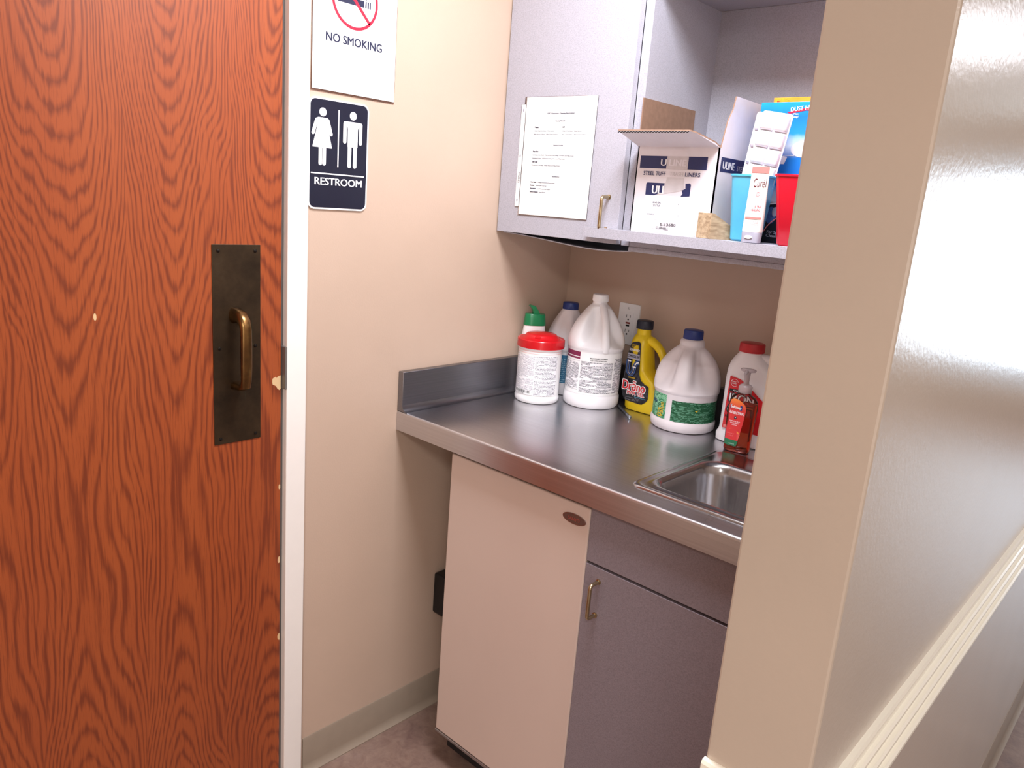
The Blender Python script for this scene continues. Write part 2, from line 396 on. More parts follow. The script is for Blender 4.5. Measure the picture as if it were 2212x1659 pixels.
# ================================================================== the room
CEIL = 2.42; HC = .9308; D = .6455; PX0, PX1, PY = 1.1508, 1.2627, -.4753
DY0, DY1 = -1.241, -.327            # door leaf along y
# left wall with the door opening
b = MB()
b.box(-.12, DY1 + .012, 0, 0, D + .12, CEIL, M['wall']); b.box(-.12, -3.6, 0, 0, DY0 - .012, CEIL, M['wall']); b.box(-.12, DY0 - .012, 2.08, 0, DY1 + .012, CEIL, M['wall'])
struct(b.build('wall_left'))
struct(MB().box(0, D, 0, PX0, D + .12, CEIL, M['wall']).build('wall_back'))
struct(MB().box(PX0, PY, 0, PX1, 6.4, CEIL, M['wall_gloss']).build('wall_partition', bevel=.003))
# far hall wall and rear wall with glazed openings, hall right wall
def wall_with_hole(name, y0, y1, x0, x1, hx0, hx1, hz0, hz1):
    q = MB(); q.box(x0, y0, 0, hx0, y1, CEIL, M['wall']); q.box(hx1, y0, 0, x1, y1, CEIL, M['wall']); q.box(hx0, y0, hz1, hx1, y1, CEIL, M['wall'])
    if hz0 > 0: q.box(hx0, y0, 0, hx1, y1, hz0, M['wall'])
    return struct(q.build(name))
wall_with_hole('wall_far', 6.4, 6.52, PX0, 3.3, 1.5, 3.2, .2, 2.2)
struct(MB().box(-.12, -3.72, 0, 3.3, -3.6, CEIL, M['wall']).build('wall_rear'))
q = MB(); q.box(3.3, -3.72, 0, 3.42, -3.4, CEIL, M['wall']); q.box(3.3, -2.2, 0, 3.42, 6.52, CEIL, M['wall']); q.box(3.3, -3.4, 2.1, 3.42, -2.2, CEIL, M['wall']); q.box(3.3, -3.4, 0, 3.42, -2.2, .2, M['wall'])
struct(q.build('wall_right'))
q = MB()
for ya, yb in ((-3.4, -3.35), (-2.25, -2.2)): q.box(3.33, ya, .2, 3.37, yb, 2.1, M['white_paint'])
for za, zb in ((.2, .25), (2.05, 2.1)): q.box(3.33, -3.35, za, 3.37, -2.25, zb, M['white_paint'])
struct(q.build('window_2'))
struct(MB().box(-.12, -3.72, -.1, 3.42, 6.52, 0, M['floor']).build('floor'))
struct(MB().box(-.12, -3.72, CEIL, 3.42, 6.52, CEIL + .1, M['ceiling']).build('ceiling'))
struct(MB().box(0, .335, 1.9755, PX0, D, CEIL, M['wall']).build('trim_1'))           # soffit over the cupboards
for k, (x0, x1, y, z0, z1) in enumerate(((1.5, 3.2, 6.42, .2, 2.2),)):
    q = MB(); t_ = .05
    q.box(x0, y, z0, x0 + t_, y + .04, z1, M['white_paint']); q.box(x1 - t_, y, z0, x1, y + .04, z1, M['white_paint'])
    q.box(x0, y, z0, x1, y + .04, z0 + t_, M['white_paint']); q.box(x0, y, z1 - t_, x1, y + .04, z1, M['white_paint'])
    q.box((x0 + x1) / 2 - t_ / 2, y, z0, (x0 + x1) / 2 + t_ / 2, y + .04, z1, M['white_paint'])
    struct(q.build('window_%d' % (k + 1)))
# cove base
def cove(name, pts, fn, d):
    q = MB(); q.prism(pts, fn, d, M['base']); return struct(q.build(name, smooth=50))
cp = [(0, 0), (.016, 0), (.016, .003), (.011, .007), (.006, .014), (.004, .024), (.0035, .098), (.0015, .1016), (0, .1016)]
cove('baseboard_left', cp, lambda a, z, t: (a, -.262 + t, z), D + .262)
cove('baseboard_partition', cp, lambda a, z, t: (PX1 + a, PY + t, z), 6.8)
cove('baseboard_end', cp, lambda a, z, t: (PX0 + t, PY - a, z), PX1 - PX0)
# chair rail around the partition end
rp = [(0, 0), (.022, 0), (.0245, .003), (.0245, .008), (.022, .011), (.0175, .0115), (.0175, .019), (.020, .022), (.020, .026), (.0175, .029), (.0125, .0295), (.0125, .037), (.015, .040), (.015, .044), (.0125, .047), (.008, .0475), (.008, .058), (.006, .062), (0, .063)]
RZ = .817
q = MB(); rings = []
for (x, y, nx, ny) in ((PX0 - .0, .30, -1, 0), (PX0, PY, 0, -1), (PX1, PY, 1, -1), (PX1, 6.35, 1, 0)):
    rings.append([(x + nx * a - (.001 if nx == 0 else 0), y + ny * a, RZ + z) for a, z in rp])
# the rail returns only a little way round the alcove side
rings.pop(0)
q.loft(rings, M['rail_paint']); struct(q.build('trim_2', smooth=25))

# door and frame
q = MB(); q.box(-.044, DY0, .012, 0, DY1, 2.07, M['oak'])
door = struct(q.build('door_1', bevel=.0015))
q = MB()
fx, fo, fi = .014, -.2725, -.3215
q.box(-.12, fi, 0, fx, fo, 2.13, M['white_paint']); q.box(-.12, DY0 - .056, 0, fx, DY0 - .006, 2.13, M['white_paint']); q.box(-.12, DY0 - .056, 2.076, fx, fo, 2.13, M['white_paint'])
q.box(-.075, fi - .02, 0, -.05, fi, 2.08, M['white_paint'])
struct(q.build('trim_3', bevel=.002))
q = MB(); q.box(-.05, DY1 + .0004, .012, -.002, fi - .0002, 2.07, M['crevice']); q.build('gasket', door)
q = MB(); q.box(-.03, fi - .004, 1.03, fx + .0006, fi + .0006, 1.125, plain('strike_grey', '#77736f', .4, metal=.3)); q.build('strike_plate', door, bevel=.001)
# pull plate
pl = thing('door_pull', 'tall dark bronze pull plate with curved handle screwed to the oak door', 'door handle', (0, -.4292, .927))
q = MB(); q.box(0.0003, -.052, 0, .0022, .052, .4145, M['bronze']); plate = q.build('plate', pl, bevel=.0006)
for sy in (-.039, .040):
    for sz in (.012, .205, .402):
        s_ = MB(); s_.tube([(.002, sy, sz), (.0034, sy, sz), (.0042, sy, sz)], [.0036, .0034, .0018], M['screw']); s_.box(.0041, sy - .0025, sz - .0004, .0044, sy + .0025, sz + .0004, M['black']); s_.build('screw', pl, smooth=40)
q = MB()
# C-shaped cast pull: rectangular feet, swelling rounded bow
path = [(.001, -.005, .272, .0125, .021), (.014, -.005, .273, .0122, .0195), (.028, -.004, .2715, .0118, .016), (.039, -.004, .263, .0115, .0125), (.0445, -.004, .248, .0112, .010), (.046, -.004, .22, .0115, .0092), (.046, -.004, .19, .0118, .009), (.046, -.004, .165, .0116, .009), (.045, -.004, .143, .0108, .008), (.042, -.004, .130, .0108, .009), (.030, -.004, .1255, .011, .009), (.014, -.004, .1245, .0112, .0095), (.001, -.004, .1235, .012, .011)]
rings = []
for i, (x, y, z, ry, rr) in enumerate(path):
    a = Vector(path[max(i - 1, 0)][:3]); c = Vector(path[min(i + 1, len(path) - 1)][:3]); t = (c - a).normalized(); n = Vector((0, 1, 0)); m_ = t.cross(n)
    R = []
    for k in range(20):
        th = 2 * PI * k / 20; cc, ss = math.cos(th), math.sin(th); e = 2 / 2.8
        R.append(tuple(Vector((x, y, z)) + n * ry * math.copysign(abs(cc) ** e, cc) + m_ * rr * .8 * math.copysign(abs(ss) ** e, ss)))
    rings.append(R)
q.loft(rings, M['grip']); q.build('grip', pl, smooth=50)

# signs on the left wall
U, V = (0, 1, 0), (0, 0, 1)
ns = thing('no_smoking_sign', 'white no smoking notice in a clear holder on the beige wall', 'sign', (0, -.155, 1.661))
q = MB(); q.box(.0003, -.1085, -.001, .0022, .1085, .281, M['clear']); q.build('clear_holder', ns, bevel=.0008)
q = MB(); q.box(.0023, -.1065, .003, .0029, .1065, .279, M['paper']); q.build('sheet', ns)
q = MB(); fn = flat((.003, -.0045 + .0, 0), U, V); put_text(q, 'NO SMOKING', .0165, fn, M['ink'], w=.143, bold=.030, at=(.001, .1005))
ringpoly(q, fn, .0, .191, .0525, .0585, M['redink']); fr_ = fn
poly(q, fn, [(-.043, .228), (-.038, .233), (.041, .153), (.036, .149)], M['redink'])
fn2 = flat((.0029, -.0045, 0), U, V)
poly(q, fn2, [(-.044, .181), (.0225, .181), (.0225, .194), (-.044, .194)], M['ink'])
for a in (.0255, .0315, .0365): poly(q, fn2, [(a, .181), (a + .0032, .181), (a + .0032, .194), (a, .194)], M['ink'])
for k in range(14):
    t = k / 14; poly(q, fn2, ell(.027 + .006 * math.sin(t * 5), .199 + .02 * t, .003, .0024, 10), M['ink'])
q.build('lettering', ns)
rs = thing('restroom_sign', 'black restroom sign with white figures beside the door frame', 'sign', (0, -.1923, 1.4195))
q = MB(); q.prism(rrect(-.0762, 0, .0762, .2286, .016), lambda a, z, t: (.0005 + t, a, z), .003, M['signwhite']); q.build('border', rs, bevel=.0006)
q = MB(); q.prism(rrect(-.0725, .0037, .0725, .2249, .0125), lambda a, z, t: (.0036 + t, a, z), .0004, M['signblack']); q.build('panel', rs)
q = MB(); ff = lambda a, z: (.0046, a, z); oy, oz = -.1923, 1.4195
def S(pts): return [(a - oy, z - oz) for a, z in pts]
def capsule(x0, z0, x1, z1, r):
    a = math.atan2(z1 - z0, x1 - x0); P = []
    for i in range(9): t = a - PI / 2 + PI * i / 8; P.append((x1 + r * math.cos(t), z1 + r * math.sin(t)))
    for i in range(9): t = a + PI / 2 + PI * i / 8; P.append((x0 + r * math.cos(t), z0 + r * math.sin(t)))
    return P
_k = [0]
def pr(pts):
    _k[0] += 1; e = _k[0] * 2.5e-5; q.prism(pts, lambda a, z, t: (.0041 + t, a, z), .0004 + e, M['signwhite'])
pr(ell(-.0425, .1997, .0088, .0088)); pr(ell(.034, .2005, .0088, .0088))
pr(S([(-.2465, 1.6082), (-.2235, 1.6082), (-.219, 1.603), (-.2178, 1.59), (-.2232, 1.5932), (-.2110, 1.5475), (-.2595, 1.5475), (-.2475, 1.5932), (-.2535, 1.59), (-.252, 1.604)]))
pr(capsule(-.0575, .183, -.066, .1565, .0038)); pr(capsule(-.0300, .183, -.0215, .1565, .0038))
pr(capsule(-.0475, .13, -.0475, .0955, .0042)); pr(capsule(-.0378, .13, -.0378, .0955, .0042))
pr(S([(-.178, 1.6075), (-.139, 1.6075), (-.1455, 1.5925), (-.1455, 1.555), (-.1715, 1.555), (-.1715, 1.5925)]))
pr(capsule(.0132, .1835, .0132, .1455, .0042)); pr(capsule(.0545, .1835, .0545, .1455, .0042)); pr(capsule(.0132, .1835, .0545, .1835, .0042))
pr(capsule(.0263, .14, .0263, .0955, .0047)); pr(capsule(.0406, .14, .0406, .0955, .0047))
pr([(-.0045, .0905), (-.0018, .0905), (-.0018, .2085), (-.0045, .2085)]); pr([(-.070, .0735), (.066, .0735), (.066, .0762), (-.070, .0762)])
put_text(q, 'RESTROOM', .0150, lambda a, z: (.0048, a, z), M['signwhite'], w=.121, bold=.030, at=(0, .0515))
q.build('lettering', rs)

# ================================================================== counter
ct = thing('countertop', 'stainless steel countertop with raised left splash across the alcove', 'countertop', (0, 0, 0))
q = MB(); hx0, hx1, hy0, hy1 = .700, 1.075, .09, .335; T = HC - .02; S_ = M['steel']
r_ = .007
prof = [(.0, .8797), (.0, HC - r_)] + [(r_ - r_ * math.cos(math.radians(a)), HC - r_ + r_ * math.sin(math.radians(a))) for a in (15, 30, 45, 60, 75, 90)] + [(hy0, HC), (hy0, T), (.012, T), (.012, .8797)]
q.prism(list(reversed(prof)), lambda y, z, t: (.001 + t, y, z), PX0 - .002, S_)
q.box(.001, hy0, T, hx0, hy1, HC, S_); q.box(hx1, hy0, T, PX0 - .001, hy1, HC, S_); q.box(.001, hy1, T, PX0 - .001, D - .001, HC, S_)
q.build('top', ct, smooth=25)
q = MB(); SB = M['steel_bs']
q.box(.001, .0006, HC, .02, D - .001, 1.033, SB)
cvx = [(.02, HC), (.036, HC + .0002), (.030, HC + .0016), (.0255, HC + .0045), (.0222, HC + .009), (.0205, HC + .015), (.02, HC + .018)]
q.prism(cvx, lambda x, z, t: (x, .001 + t, z), D - .003, SB)
q.box(.02, D - .02, HC, PX0 - .001, D - .001, 1.033, SB)
q.build('splash', ct, smooth=40, bevel=.0012)

sk = thing('sink', 'stainless drop-in sink set into the steel counter at the right', 'sink', (0, 0, 0))
def rr(x0, y0, x1, y1, r, z): return [(a, b_, z) for a, b_ in rrect(x0, y0, x1, y1, r, 8)]
q = MB()
rings = [rr(.672, .056, 1.105, .43, .022, HC + .0003), rr(.673, .057, 1.104, .429, .022, HC + .003), rr(.676, .060, 1.101, .426, .022, HC + .0052), rr(.683, .066, 1.094, .42, .024, HC + .0046), rr(.690, .073, 1.088, .352, .03, HC + .0028), rr(.694, .078, 1.084, .346, .036, HC + .0052), rr(.699, .084, 1.079, .341, .042, HC + .0056), rr(.704, .090, 1.074, .335, .046, HC + .003), rr(.707, .094, 1.071, .331, .047, HC - .004), rr(.710, .097, 1.068, .328, .048, HC - .02), rr(.722, .109, 1.056, .316, .05, HC - .13), rr(.735, .122, 1.043, .303, .045, HC - .15), rr(.86, .19, .92, .235, .02, HC - .153)]
q.loft(rings, M['steel_sink'], cap0=False); q.build('bowl', sk, smooth=50)
q = MB(); q.lathe([(.0, 0), (.028, 0), (.04, .001), (.042, .003), (.036, .0035), (.03, .001), (.002, .001)], M['steel_sink'], .89, .213); d_ = q.build('drain', sk, smooth=40); d_.location = (0, 0, HC - .1528)

# ================================================================== base cabinet and refrigerator
bc = thing('base_cabinet', 'grey laminate base cabinet with one door under the sink', 'cabinet', (0, 0, 0))
q = MB(); L = M['laminate_low']; X0 = .614
q.box(X0, .039, .10, X0 + .018, .62, .876, L); q.box(PX0 - .02, .039, .10, PX0 - .002, .62, .876, L); q.box(X0, .62, .10, PX0 - .002, .636, .876, L); q.box(X0, .039, .10, PX0 - .002, .62, .118, L); q.box(X0 + .02, .09, 0, PX0 - .002, .62, .10, M['dark']); q.box(X0 + .018, .045, .60, PX0 - .02, .06, .876, M['dark']); q.box(X0, .039, .74, PX0 - .002, .045, .765, L)
q.build('body', bc, bevel=.0008)
q = MB(); q.box(X0, .02, .7535, PX0 - .003, .0385, .8785, L); q.build('false_drawer_front', bc, bevel=.001)
q = MB(); q.box(X0, .02, .105, PX0 - .003, .0385, .7475, L); dr = q.build('door', bc, bevel=.001)
def pull(parent, x, y, z0, z1, out=.028, r=.0042):
    q = MB(); c = .008
    pts = [(x, y, z1)]
    pts += [(x, y - out + c, z1)] + [(x, y - out + c - c * math.sin(t), z1 - c + c * math.cos(t)) for t in (math.radians(20), math.radians(45), math.radians(70), math.radians(90))]
    pts += [(x, y - out, z0 + c)] + [(x, y - out + c - c * math.cos(t), z0 + c - c * math.sin(t)) for t in (math.radians(20), math.radians(45), math.radians(70), math.radians(90))] + [(x, y, z0)]
    q.tube(pts, r, M['brass'])
    for z in (z0, z1): q.tube([(x, y, z), (x, y - .002, z), (x, y - .0026, z)], [.0062, .006, .004], M['brass'])
    return q.build('handle', parent, smooth=45)
pull(dr, .6505, .02, .642, .718)
fr = thing('mini_refrigerator', 'ivory compact refrigerator tucked under the steel counter', 'refrigerator', (0, 0, 0))
FX0, FX1 = .188, .6115
q = MB(); q.box(FX0 + .004, .072, .03, FX1 - .003, .56, .868, M['fridge']); q.build('body', fr, bevel=.004)
q = MB(); q.box(FX0, .022, .098, FX1, .064, .866, M['fridge']); fd = q.build('door', fr, bevel=.004, seg=3)
q = MB(); q.box(FX0 + .005, .064, .10, FX1 - .005, .072, .864, M['dark']); q.build('door_seal', fr)
q = MB(); q.box(FX0 - .0015, .0205, .0895, FX1 + .0005, .066, .0975, M['steel_sink']); q.build('bottom_trim', fr, bevel=.0025, seg=3)
q = MB(); q.box(FX0 + .01, .075, .02, FX1 - .01, .54, .03, M['black']); q.box(FX0 + .01, .06, .03, FX1 - .01, .0718, .088, M['black']); q.build('kick_plate', fr)
for x in (FX0 + .03, FX1 - .03):
    for y in (.1, .5): MB().lathe([(.012, 0), (.014, .004), (.014, .012), (.008, .02)], M['black'], x, y, 16).build('foot', fr, smooth=40)
q = MB(); q.prism(ell(.5725, .8305, .031, .0118, 40), lambda a, z, t: (a, .0218 - t, z), .0022, M['steel_sink']); bd = q.build('badge', fd, bevel=.0006)
q = MB(); q.prism(ell(.5725, .8305, .0285, .0098, 40), lambda a, z, t: (a, .0195 - t, z), .0003, plain('badge_face', '#8f8480', .25, metal=.8)); put_text(q, 'SANYO', .0075, lambda a, z: (a, .0189, z), plain('badge_ink', '#9c4a40', .4), w=.030, at=(.5725, .827), bold=.03); q.build('badge_face', bd)
# plug-in adapter behind the fridge
ad = thing('power_adapter', 'black power adapter on the wall behind the refrigerator', 'adapter', (0, .16, .36))
q = MB(); q.box(.002, -.002, -.055, .047, .045, .068, M['black']); q.build('body', ad, bevel=.006)
q = MB(); q.tube([(.03, .02, -.05), (.032, .022, -.10), (.035, .05, -.18), (.04, .12, -.26), (.06, .2, -.33)], .0035, M['black']); q.build('cord', ad, smooth=40)

# ================================================================== wall cabinet
L = M['laminate']
wc = thing('wall_cabinet', 'grey laminate wall cabinet, left door closed and right bay open', 'cabinet', (0, 0, 0))
q = MB(); Y0 = .335; ZT = 1.975
q.box(.001, Y0, 1.387, .018, D - .001, ZT, L)
q.box(PX0 - .02, Y0, 1.372, PX0 - .002, D - .001, ZT, L)
q.box(.018, D - .020, 1.387, PX0 - .02, D - .001, ZT - .018, L); q.box(.018, Y0, ZT - .018, PX0 - .02, D - .02, ZT, L)
q.box(.419, Y0 + .001, 1.384, PX0 - .02, D - .02, 1.3975, L)
q.build('carcass', wc, bevel=.0006)
q = MB(); q.box(.3965, Y0 - .0005, 1.385, .4185, D - .02, ZT - .018, L); q.build('partition', wc, bevel=.0006)
q = MB(); q.box(.4186, Y0 - .0005, 1.373, PX0 - .02, Y0 + .016, 1.3838, L); q.build('bottom_rail', wc, bevel=.0006)
q = MB(); q.box(.0035, .3148, 1.3868, .3955, .3342, 1.973, L); ud = q.build('door', wc, bevel=.0009)
pull(ud, .362, .3148, 1.418, 1.4935)
# sagging bottom panel under the left bay
q = MB(); rings = []
for i in range(33):
    x = .010 + .488 * i / 32; t = i / 32
    sag = 1.3855 - .0165 * math.sin(PI * min(1, t / 1.0) ** 1.6) ** 1.0
    rings.append([(x, .334, sag), (x, .622, sag + (1.383 - sag) * .5 - .004), (x, .622, sag + (1.383 - sag) * .5 - .0065), (x, .334, sag - .0025)])
q.loft(rings, M['laminate']); q.build('sagging_bottom_panel', wc, smooth=30)
# notice in its sleeve
nt = thing('cleaning_notice', 'typed cleaning notice in a punched sheet sleeve on the upper door', 'notice', (0, .3148, 1.43))
q = MB(); sl = [(.0755, .003), (.303, .005), (.304, .2925), (.0735, .2945), (.0732, .277), (.0625, .277), (.0645, .024), (.0755, .023)]
q.prism(sl, lambda a, z, t: (a, -.0004 - t, z), .0012, M['clear']); q.build('sleeve', nt)
q = MB(); q.prism([(.0635, .025), (.0768, .025), (.0775, .276), (.0638, .276)], lambda a, z, t: (a, -.0017 - t, z), .0003, M['paper'])
for z in (.2625, .1512, .0407): poly(q, lambda a, b_: (a, -.0022, b_), ell(.0704, z, .0022, .0042), M['greycap'])
put_text(q, 'STAPLES', .0052, lambda a, b_: (a, -.0022, b_), M['blackink'], w=.027, at=(.0688, .098), rot=-PI / 2, bold=.03)
q.build('punched_strip', nt)
q = MB(); fs_ = [(.0795, .0045), (.302, .0065)] ; pz = [(.0795, .006), (.3025, .007), (.3035, .2915), (.0800, .2930)]
q.prism(pz, lambda a, z, t: (a, -.0018 - t, z), .0004, M['paper']); q.build('sheet', nt)
q = MB(); fnp = lambda a, b_: (a, -.0027, b_ - 1.43); tx = M['ink']
def T_(s_, h, x0, z, w_, al='L', bo=0.045): put_text(q, s_, h, fnp, tx, w=w_, align=al, at=(x0, z), bold=bo)
T_('KPC Classroom Cleaning Information', .0036, .195, 1.682, .085, 'C')
T_('Cleaning Materials', .003, .195, 1.6645, .031, 'C'); T_('Mopping', .003, .1140, 1.650, .012, bo=.06); T_('Off', .003, .204, 1.650, .007, bo=.06)
T_('With Mop/Tile Rinse - Mop Bucket', .0024, .1135, 1.6412, .065); T_('With 2/Tile Rinse - Wipe Bucket', .0024, .2045, 1.6408, .060)
T_('Mop Bucket & Rinse - Wipe Down Surfaces', .0024, .1135, 1.6331, .077); T_('Mop 2/Tile & Rinse - Wipe Down Surfaces', .0024, .2045, 1.6327, .073)
T_('Cleaning Schedule', .003, .195, 1.607, .0315, 'C'); T_('Deep Clean', .003, .1136, 1.5918, .018, bo=.06)
T_('1st Friday of the Month - Mop all floors and railings, Off Floors and Wipe Down', .0024, .1134, 1.5832, .133)
T_('Remaining Fridays - Off Weekly Railings, Floors and Wipe Down', .0024, .1136, 1.5752, .106); T_('Daily Clean', .003, .1138, 1.5665, .018, bo=.06)
T_('Monday thru Thursday - Sweep Floors and Wipe Down', .0024, .1129, 1.5587, .0926); T_('Miscellaneous', .003, .195, 1.5325, .024, 'C')
T_('Mop Heads', .0027, .1139, 1.517, .019, bo=.06); T_('- Change on the first of each month', .0024, .136, 1.517, .058)
T_('Buckets', .0027, .1137, 1.509, .0135, bo=.06); T_('- Rinsed after each use', .0024, .131, 1.509, .037)
T_('Wet Schedule', .0027, .1138, 1.501, .019, bo=.06); T_('- Last Monday of the Month', .0024, .136, 1.501, .044)
T_('Surface sweeping', .0027, .1137, 1.493, .027, bo=.06); T_('- Every Monday', .0024, .143, 1.493, .024)
q.build('lettering', nt)

# loose ledge board lying on the open bay, notched round the partition
lb = MB(); ZB, ZL = 1.3985, 1.4215
lb.prism([(.317, .285), (PX0 - .012, .285), (PX0 - .024, .285 + .0285), (PX0 - .024, .612), (.4215, .612), (.4215, .3135), (.317, .3135)], lambda x, y, t: (x, y, ZB + t), ZL - ZB, L)
o = lb.build('shelf_board', bevel=.001); tag(o, 'grey laminate shelf board jutting out across the open cupboard bay', 'shelf')

# ================================================================== things on the shelf
Z1 = ZL + .0003
# trash liner carton
bx = thing('trash_liner_box', 'open white carton of trash liners on the shelf board', 'box', (.4215, .327, Z1))
BW, BD, BH, th = .205, .232, .188, .003
q = MB(); C_, K_ = M['carton'], M['kraft']
q.slab((0, 0, 0), (BW, 0, 0), (0, 0, BH), (0, -1, 0), th, C_, K_, K_)
q.slab((BW, 0, 0), (0, BD, 0), (0, 0, BH), (1, 0, 0), th, C_, K_, K_)
q.slab((0, BD, 0), (0, -BD, 0), (0, 0, BH), (-1, 0, 0), th, C_, K_, K_)
q.slab((BW, BD, 0), (-BW, 0, 0), (0, 0, BH), (0, 1, 0), th, C_, K_, K_)
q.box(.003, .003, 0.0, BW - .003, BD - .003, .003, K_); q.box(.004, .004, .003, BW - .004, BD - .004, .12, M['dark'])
q.build('body', bx)
def flap(name, pts, n, mf, mb, sub=0):
    q = MB(); P_ = [Vector(p) for p in pts]; nn = Vector(n).normalized() * .003
    q.add(P_, [tuple(range(len(P_)))], mf); B_ = [p - nn for p in P_]; q.add(B_, [tuple(reversed(range(len(P_))))], mb); m_ = len(P_)
    q.add(P_ + B_, [(i, (i + 1) % m_, m_ + (i + 1) % m_, m_ + i) for i in range(m_)], K_); return q.build(name, bx)
flap('flap', [(0, 0, BH), (BW, 0, BH), (BW - .004, -.014, BH + .008), (BW - .022, -.065, BH + .022), (BW - .030, -.078, BH + .0245), (-.004, -.080, BH + .0255)], (0, -.3, -1), C_, K_)
flap('flap', [(BW, .006, BH), (BW, BD - .01, BH), (BW + .001, BD - .03, BH + .106), (BW + .001, .042, BH + .108), (BW, .036, BH + .08), (BW, .020, BH + .055)], (1, 0, 0), C_, K_)
flap('flap', [(0.001, 0.001, BH), (.001, BD - .004, BH), (.001, BD - .006, BH + .106), (.001, 0, BH + .1055)], (1, 0, 0), K_, C_)
flap('flap', [(0.004, BD, BH), (BW - .004, BD, BH), (BW - .006, BD + .028, BH + .030), (.006, BD + .028, BH + .030)], (0, -1, 1), K_, C_)
# corrugated edge of the front flap
q = MB(); zig = []
for i in range(48):
    a = -.003 + (BW - .028) * i / 47; zig.append((a, -.0803, BH + .0225 + (.0016 if i % 2 else -.0012)))
q.tube(zig, .0011, M['dark'], seg=5); q.build('corrugated_edge', bx)
q = MB(); fb = flat((0, 0, 0), (1, 0, 0), (0, 0, 1), .0005); ox, oz = .4185, Z1
bn = M['bandnavy']
def A(x, z): return (x - ox, z - oz)
for x0, x1 in ((.428, .4985), (.552, .599)): poly(q, fb, [A(x0, 1.5630), A(x1, 1.5630), A(x1, 1.5900), A(x0, 1.5900)], bn)
poly(q, flat((0, 0, 0), (1, 0, 0), (0, 0, 1), .0006), [A(.4983, 1.563), A(.5525, 1.562), A(.5525, 1.59), A(.4983, 1.59)], M['torn'])
fb2 = flat((0, 0, 0), (1, 0, 0), (0, 0, 1), .0009)
put_text(q, 'U', .0140, fb2, M['whiteink'], w=.0135, at=A(.4905, 1.5695), bold=.03); put_text(q, 'LINE', .0140, fb2, M['carton'], w=.042, at=A(.5265, 1.5695), bold=.03)
put_text(q, 'STEEL TUFF', .0088, fb2, bn, w=.058, align='L', at=A(.4405, 1.548), bold=.02); put_text(q, 'TRASH', .0088, fb2, M['torn'], w=.034, align='L', at=A(.5095, 1.548), bold=.02); put_text(q, 'LINERS', .0088, fb2, bn, w=.037, align='L', at=A(.5485, 1.548), bold=.02)
poly(q, fb, [A(.4513, 1.5045), A(.474, 1.5045), A(.498, 1.512), A(.499, 1.532), A(.4535, 1.532), A(.4507, 1.529)], bn)
poly(q, fb, [A(.5432, 1.5045), A(.5657, 1.5065), A(.566, 1.531), A(.563, 1.534), A(.552, 1.533), A(.5535, 1.522), A(.5445, 1.518), A(.5475, 1.511)], bn)
put_text(q, 'ULI', .0175, fb2, M['whiteink'], w=.029, align='L', at=A(.4685, 1.5085), bold=.035)
fl = flat((0, 0, 0), (1, 0, 0), (0, 0, 1), .0003)
poly(q, fl, [A(.4525, 1.4505), A(.5665, 1.4535), A(.566, 1.505), A(.4515, 1.505)], M['paper'])
poly(q, fb2, [A(.503, 1.607), A(.550, 1.607), A(.551, 1.592), A(.547, 1.59), A(.502, 1.59), A(.499, 1.594)], M['carton'])
poly(q, fb, [A(.5035, 1.545), A(.547, 1.545), A(.5505, 1.524), A(.542, 1.517), A(.5015, 1.509), A(.4985, 1.52)], M['torn'])
put_text(q, '40-45 GAL', .0042, fb2, bn, w=.022, align='L', at=A(.4735, 1.4870)); put_text(q, 'STL TUF', .0042, fb2, bn, w=.018, align='L', at=A(.4755, 1.4800)); put_text(q, '.J', .0042, fb2, bn, at=A(.541, 1.4880))
put_text(q, 'IN MEXICO', .003, fb2, bn, w=.018, align='L', at=A(.462, 1.4610)); put_text(q, '51', .003, fb2, bn, at=A(.544, 1.4620))
put_text(q, 'S-13680', .0058, fb2, M['blackink'], w=.040, align='L', at=A(.500, 1.4385), rot=.03); put_text(q, 'CUMWELL', .0050, fb2, M['blackink'], w=.032, align='L', at=A(.490, 1.4312), rot=-.03)
poly(q, fl, [A(.4585, 1.4255), A(.466, 1.4245), A(.475, 1.432), A(.512, 1.4255), A(.531, 1.4275), A(.541, 1.4400), A(.532, 1.4460), A(.499, 1.4465), A(.470, 1.4370)], M['torn'])
# side print
fs2 = flat((BW, 0, 0), (0, 1, 0), (0, 0, 1), .0005); poly(q, fs2, [(.012, 1.562 - oz), (.15, 1.562 - oz), (.15, 1.592 - oz), (.012, 1.592 - oz)], bn)
fs3 = flat((BW, 0, 0), (0, 1, 0), (0, 0, 1), .0009); put_text(q, 'ULINE', .0155, fs3, M['whiteink'], w=.052, align='L', at=(.021, 1.5685 - oz), bold=.03); put_text(q, 'STEEL', .0105, fs3, M['greycap'], w=.04, align='L', at=(.085, 1.5685 - oz), bold=.02)
q.build('printing', bx)
# wood wedge
q = MB(); q.prism([(0, 0), (.062, 0), (.062, .026), (.006, .0525), (0, .053)], lambda y, z, t: (t, y, z), -.043, M['pine'])
o = q.build('wood_block', bevel=.0008); o.location = (.6500, .2890, Z1); o.rotation_euler = (0, 0, math.radians(-20)); tag(o, 'pale sawn wood wedge beside the trash liner carton', 'block')
